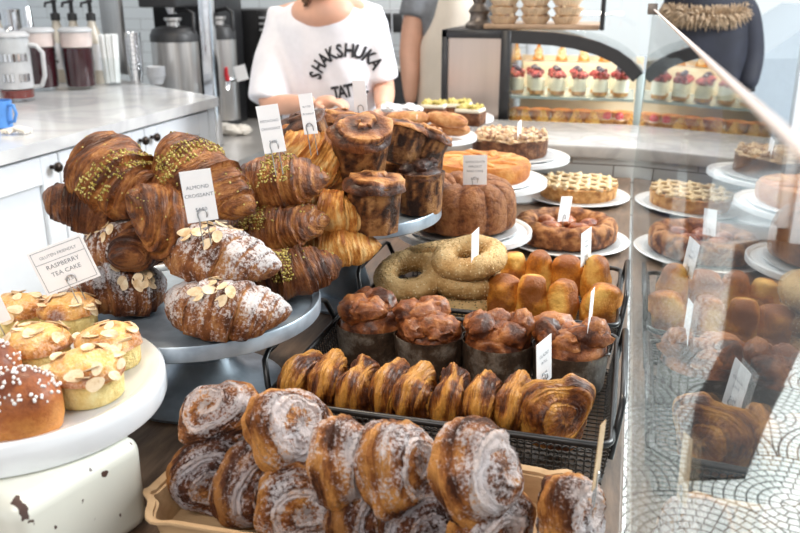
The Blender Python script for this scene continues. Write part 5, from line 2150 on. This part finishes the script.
# ---- second person, cream apron over grey shirt
QX, QY = -.785, 3.86
t = thing('person', 'person in grey t-shirt and cream apron, behind the display case, head cut off', 'person', (0, 0, 0))
sl_, sr_ = Vector((QX - .175, QY - .03, 1.44)), Vector((QX + .175, QY, 1.44))
el, er = Vector((QX - .205, QY - .06, 1.19)), Vector((QX + .21, QY - .02, 1.19))
wl, wr_ = Vector((QX - .185, QY - .12, .95)), Vector((QX + .20, QY - .07, .96))
hc = Vector((QX + .02, QY - .04, 1.66))
ch = [[(QX, QY, 1.05, .11), (QX, QY, 1.22, .115), (QX, QY, 1.40, .11), (QX, QY - .01, 1.49, .056), (hc.x, hc.y + .02, hc.z - .05, .052)],
      [(QX, QY, 1.40, .11), (*sl_, .062), (*el, .056), (*((el + wl) / 2), .046), (*wl, .028)],
      [(QX, QY, 1.40, .11), (*sr_, .058), (*er, .045), (*((er + wr_) / 2), .040), (*wr_, .026)]]
body = skinned(ch, 'body', 'skin', 2)
parts = [MB()]
parts[0].V = [v.co.copy() for v in body.vertices]
parts[0].F = [list(p.vertices) for p in body.polygons]
for wv, dv, sd in ((wl, Vector((.1, -.25, -1)), 1), (wr_, Vector((0, -.2, -1)), -1)):
    for c_ in hand_chains(wv, dv, sd, .4):
        me = skinned([c_], 'f', 'skin', 2)
        q = MB()
        q.V = [v.co.copy() for v in me.vertices]
        q.F = [list(p.vertices) for p in me.polygons]
        parts.append(q)
obj('body', fuse(parts, 'body', 'skin', .0055, 3), None, t)
head_parts(t, hc, 20, 15, 'dark_hair')
tor = loft([(QX + .02, QY, .86, .15, .13), (QX + .02, QY, 1.0, .15, .125), (QX + .01, QY, 1.2, .155, .13), (QX, QY, 1.36, .18, .12), (QX, QY, 1.46, .17, .09), (QX, QY, 1.51, .09, .06)])
slv = [MB().tube([sl_ + Vector((.05, 0, 0)), sl_, sl_ + (el - sl_) * .40], [.07, .074, .076], 20), MB().tube([sr_ + Vector((-.05, 0, 0)), sr_, sr_ + (er - sr_) * .40], [.07, .074, .074], 20)]
obj('t_shirt', fuse([tor] + slv, 't_shirt', 'grey_shirt', .012, 4, .004, 5), None, t)


def apr(u, v):
    a = R(-155 + 190 * u)
    z = 1.42 - v * .88
    k = 1.12 + .14 * v
    w_ = .165 * (1 if v > .22 else .55 + .45 * v / .22) + .03 * max(0, v - .4)
    return Vector((QX + .02 + w_ * k * cos(a), QY - .005 + .135 * k * sin(a) + .008 * sin(a * 9 + v * 4) * v, z))


ap = MB().grid(apr, 48, 30, cu=False)
ap.add([v * 1 + Vector((0, -.004, 0)) for v in ap.V], [f[::-1] for f in ap.F])
obj('apron', ap, 'apron', t)
legs(t, QX, QY + .02, 0, .90)

# ---- third person, dark winter coat, seen from behind through the shop front
WX, WY = .34, 4.45
t = thing('person', 'person in a dark navy coat with tan fur hood, back turned, by the window', 'person', (0, 0, 0))


def coat(u, v):
    a = u * 2 * PI
    z0 = 1.10 - .12 * cos(a) - .02 * sin(a * 3)
    z = 1.50 * (1 - v) + z0 * v
    w_ = .15 + .045 * min(1, v * 4) + .035 * v + .012 * sin(a * 7 + v * 3) * v
    return Vector((WX + w_ * 1.0 * cos(a) + .03 * v * (cos(a) > 0), WY + w_ * .68 * sin(a), z))


cm = MB().grid(coat, 60, 26)
obj('coat', cm, 'navy', t)
m = MB()
rnd = random.Random(2)
for k in range(1500):
    a, b_ = rnd.uniform(0, 2 * PI), rnd.uniform(0, 2 * PI)
    c0 = Vector((WX - .01 + .16 * cos(a), WY - .055 + .095 * sin(a), 1.365 + .02 * sin(a)))
    dr = (Vector((cos(a) * cos(b_), sin(a) * cos(b_), sin(b_))) + Vector([rnd.uniform(-.4, .4) for _ in range(3)])).normalized()
    r0 = rnd.uniform(.03, .045)
    m.tube([c0 + dr * .01, c0 + dr * r0, c0 + dr * (r0 + .022) + Vector((0, 0, -.012))], [.008, .005, .0006], 4)
obj('fur_hood_trim', m, 'fur', t)
obj('hood', MB().blob((WX, WY - .02, 1.42), (.14, .10, .10), 4, .08, 2, 1), 'navy', t)
ch = [[(WX, WY, 1.40, .10), (WX + .185, WY, 1.38, .075), (WX + .235, WY - .02, 1.15, .062), (WX + .215, WY - .12, 1.00, .05)],
      [(WX, WY, 1.40, .10), (WX - .165, WY, 1.38, .07), (WX - .20, WY - .02, 1.22, .05), (WX - .12, WY + .12, 1.15, .045)]]
obj('coat_sleeves', skinned(ch, 'coat_sleeves', 'navy', 2), None, t)
legs(t, WX - .03, WY, PI, .98, 'denim')
head_parts(t, Vector((WX, WY + .01, 1.64)), 180, 0, 'dark_hair')


# ================================================================ price cards
def card(px, py, y, w_, h_, yaw, roll, label, lines=None, kind='price_card', wire=.030, mat='card', landscape=False, ink='ink', off=True):
    c = at_y(px, py, y)
    face = math.atan2(-c.x, c.y)      # yaw that turns the printed side to the viewer's side of the table
    t = thing(kind, label, 'price card', (c.x, c.y, c.z), (0, R(-roll), face * .9 + R(yaw)))
    obj('card_sheet', MB().box((-w_ / 2, -.0004, -h_ / 2), (w_ / 2, .0004, h_ / 2)), mat, t, smooth=False)
    if lines:
        pm = MB()
        for s_, sz, dz in lines:
            V, F = text_mesh(s_, sz)
            pm.add([Vector((v.x, -.0007, v.y + dz)) for v in V], F)
        if landscape:
            a_, b_ = w_ / 2 - .003, h_ / 2 - .003
            for q in ((-a_, -b_, a_, -b_ + .0005), (-a_, b_ - .0005, a_, b_), (-a_, -b_, -a_ + .0005, b_), (a_ - .0005, -b_, a_, b_), (-a_, b_ - .016, a_, b_ - .0155)):
                pm.box((q[0], -.0008, q[1]), (q[2], -.0005, q[3]))
        obj('print', pm, ink, t, smooth=False)
    if wire:
        z = -h_ / 2
        lp = [(-.0045, -.002, z - wire), (-.0045, -.002, z + .004)] + [(.0055 * cos(a), -.002, z + .009 + .0065 * sin(a)) for a in [PI * (1.1 - k * .13) for k in range(10)]] + [(.0045, .001, z + .003), (.0045, .001, z - wire)]
        obj('wire_clip', MB().tube(lp, .0007, 6), 'steel_wire', t)
    return t


LN = lambda a, b, p, s=.0062: [(a, s, .009), (b, s, -.001), (p, s, -.018)]
card(199, 196, .845, .036, .062, 4, 5, 'portrait price card reading almond croissant, stuck above the sugared croissant', LN('ALMOND', 'CROISSANT', '$4.50'))
card(271, 129, .985, .029, .062, -8, 8, 'tall price card left of the other tall one, above the right croissants', LN('PISTACHIO', 'CROISSANT', '$4.75', .0048))
card(308, 114, 1.08, .021, .056, -25, 8, 'narrow tall price card clipped between golden croissant and dark muffins', LN('BUTTER', 'CROISSANT', '$3.75', .0036))
card(64, 265, .800, .066, .058, 0, 17, 'landscape card reading gluten friendly raspberry tea cake', [('GLUTEN FRIENDLY', .0052, .0155), ('RASPBERRY', .0078, .001), ('TEA CAKE', .0078, -.009), ('$3.50', .006, -.020)], landscape=True, wire=.022)
card(-13, 309, .70, .036, .042, 0, 14, 'white card cut by the left picture edge near the tea cakes', None, wire=.02)
card(475, 170, 1.545, .046, .058, 4, 1, 'square white price card facing forward on the chocolate ring cake', [('CHOCOLATE', .0062, .014), ('WALNUT', .0062, .005), ('RING CAKE', .0062, -.004), ('$32.00', .006, -.019)], wire=.03)
card(419, 128, 2.09, .045, .075, 76, 2, 'edge-on white card before the scored financier cakes', wire=.02)
card(519, 138, 2.20, .045, .090, 80, 4, 'edge-on white card standing in the crumble cake', wire=.015)
card(565, 209, 1.79, .045, .056, 58, -10, 'turned white card stuck in the fruit galette', wire=.02)
card(586, 247, 1.43, .040, .064, 66, 6, 'turned white card in the back row of golden popovers', LN('POP', 'OVER', '$3.50', .006), wire=.015)
card(475, 251, 1.30, .040, .072, 74, 2, 'turned white card stuck in the topmost sesame ring', wire=.010)
card(590, 321, 1.10, .040, .090, 84, -8, 'edge-on white card stuck in the rightmost sticky loaf', wire=.015)
card(544, 362, .945, .036, .064, 62, 7, 'turned white card at the right of the glazed rolls', LN('GLAZED', 'ROLL', '$3.75', .006), wire=.022)
card(599, 455, .700, .034, .062, 82, -17, 'tan backed edge-on card stuck in the sugared bun by the glass', wire=.018, mat='veneer')
card(360, 97, 1.47, .026, .060, -20, 4, 'small pale card standing on the muffins in front of the lettered shirt', wire=.03)
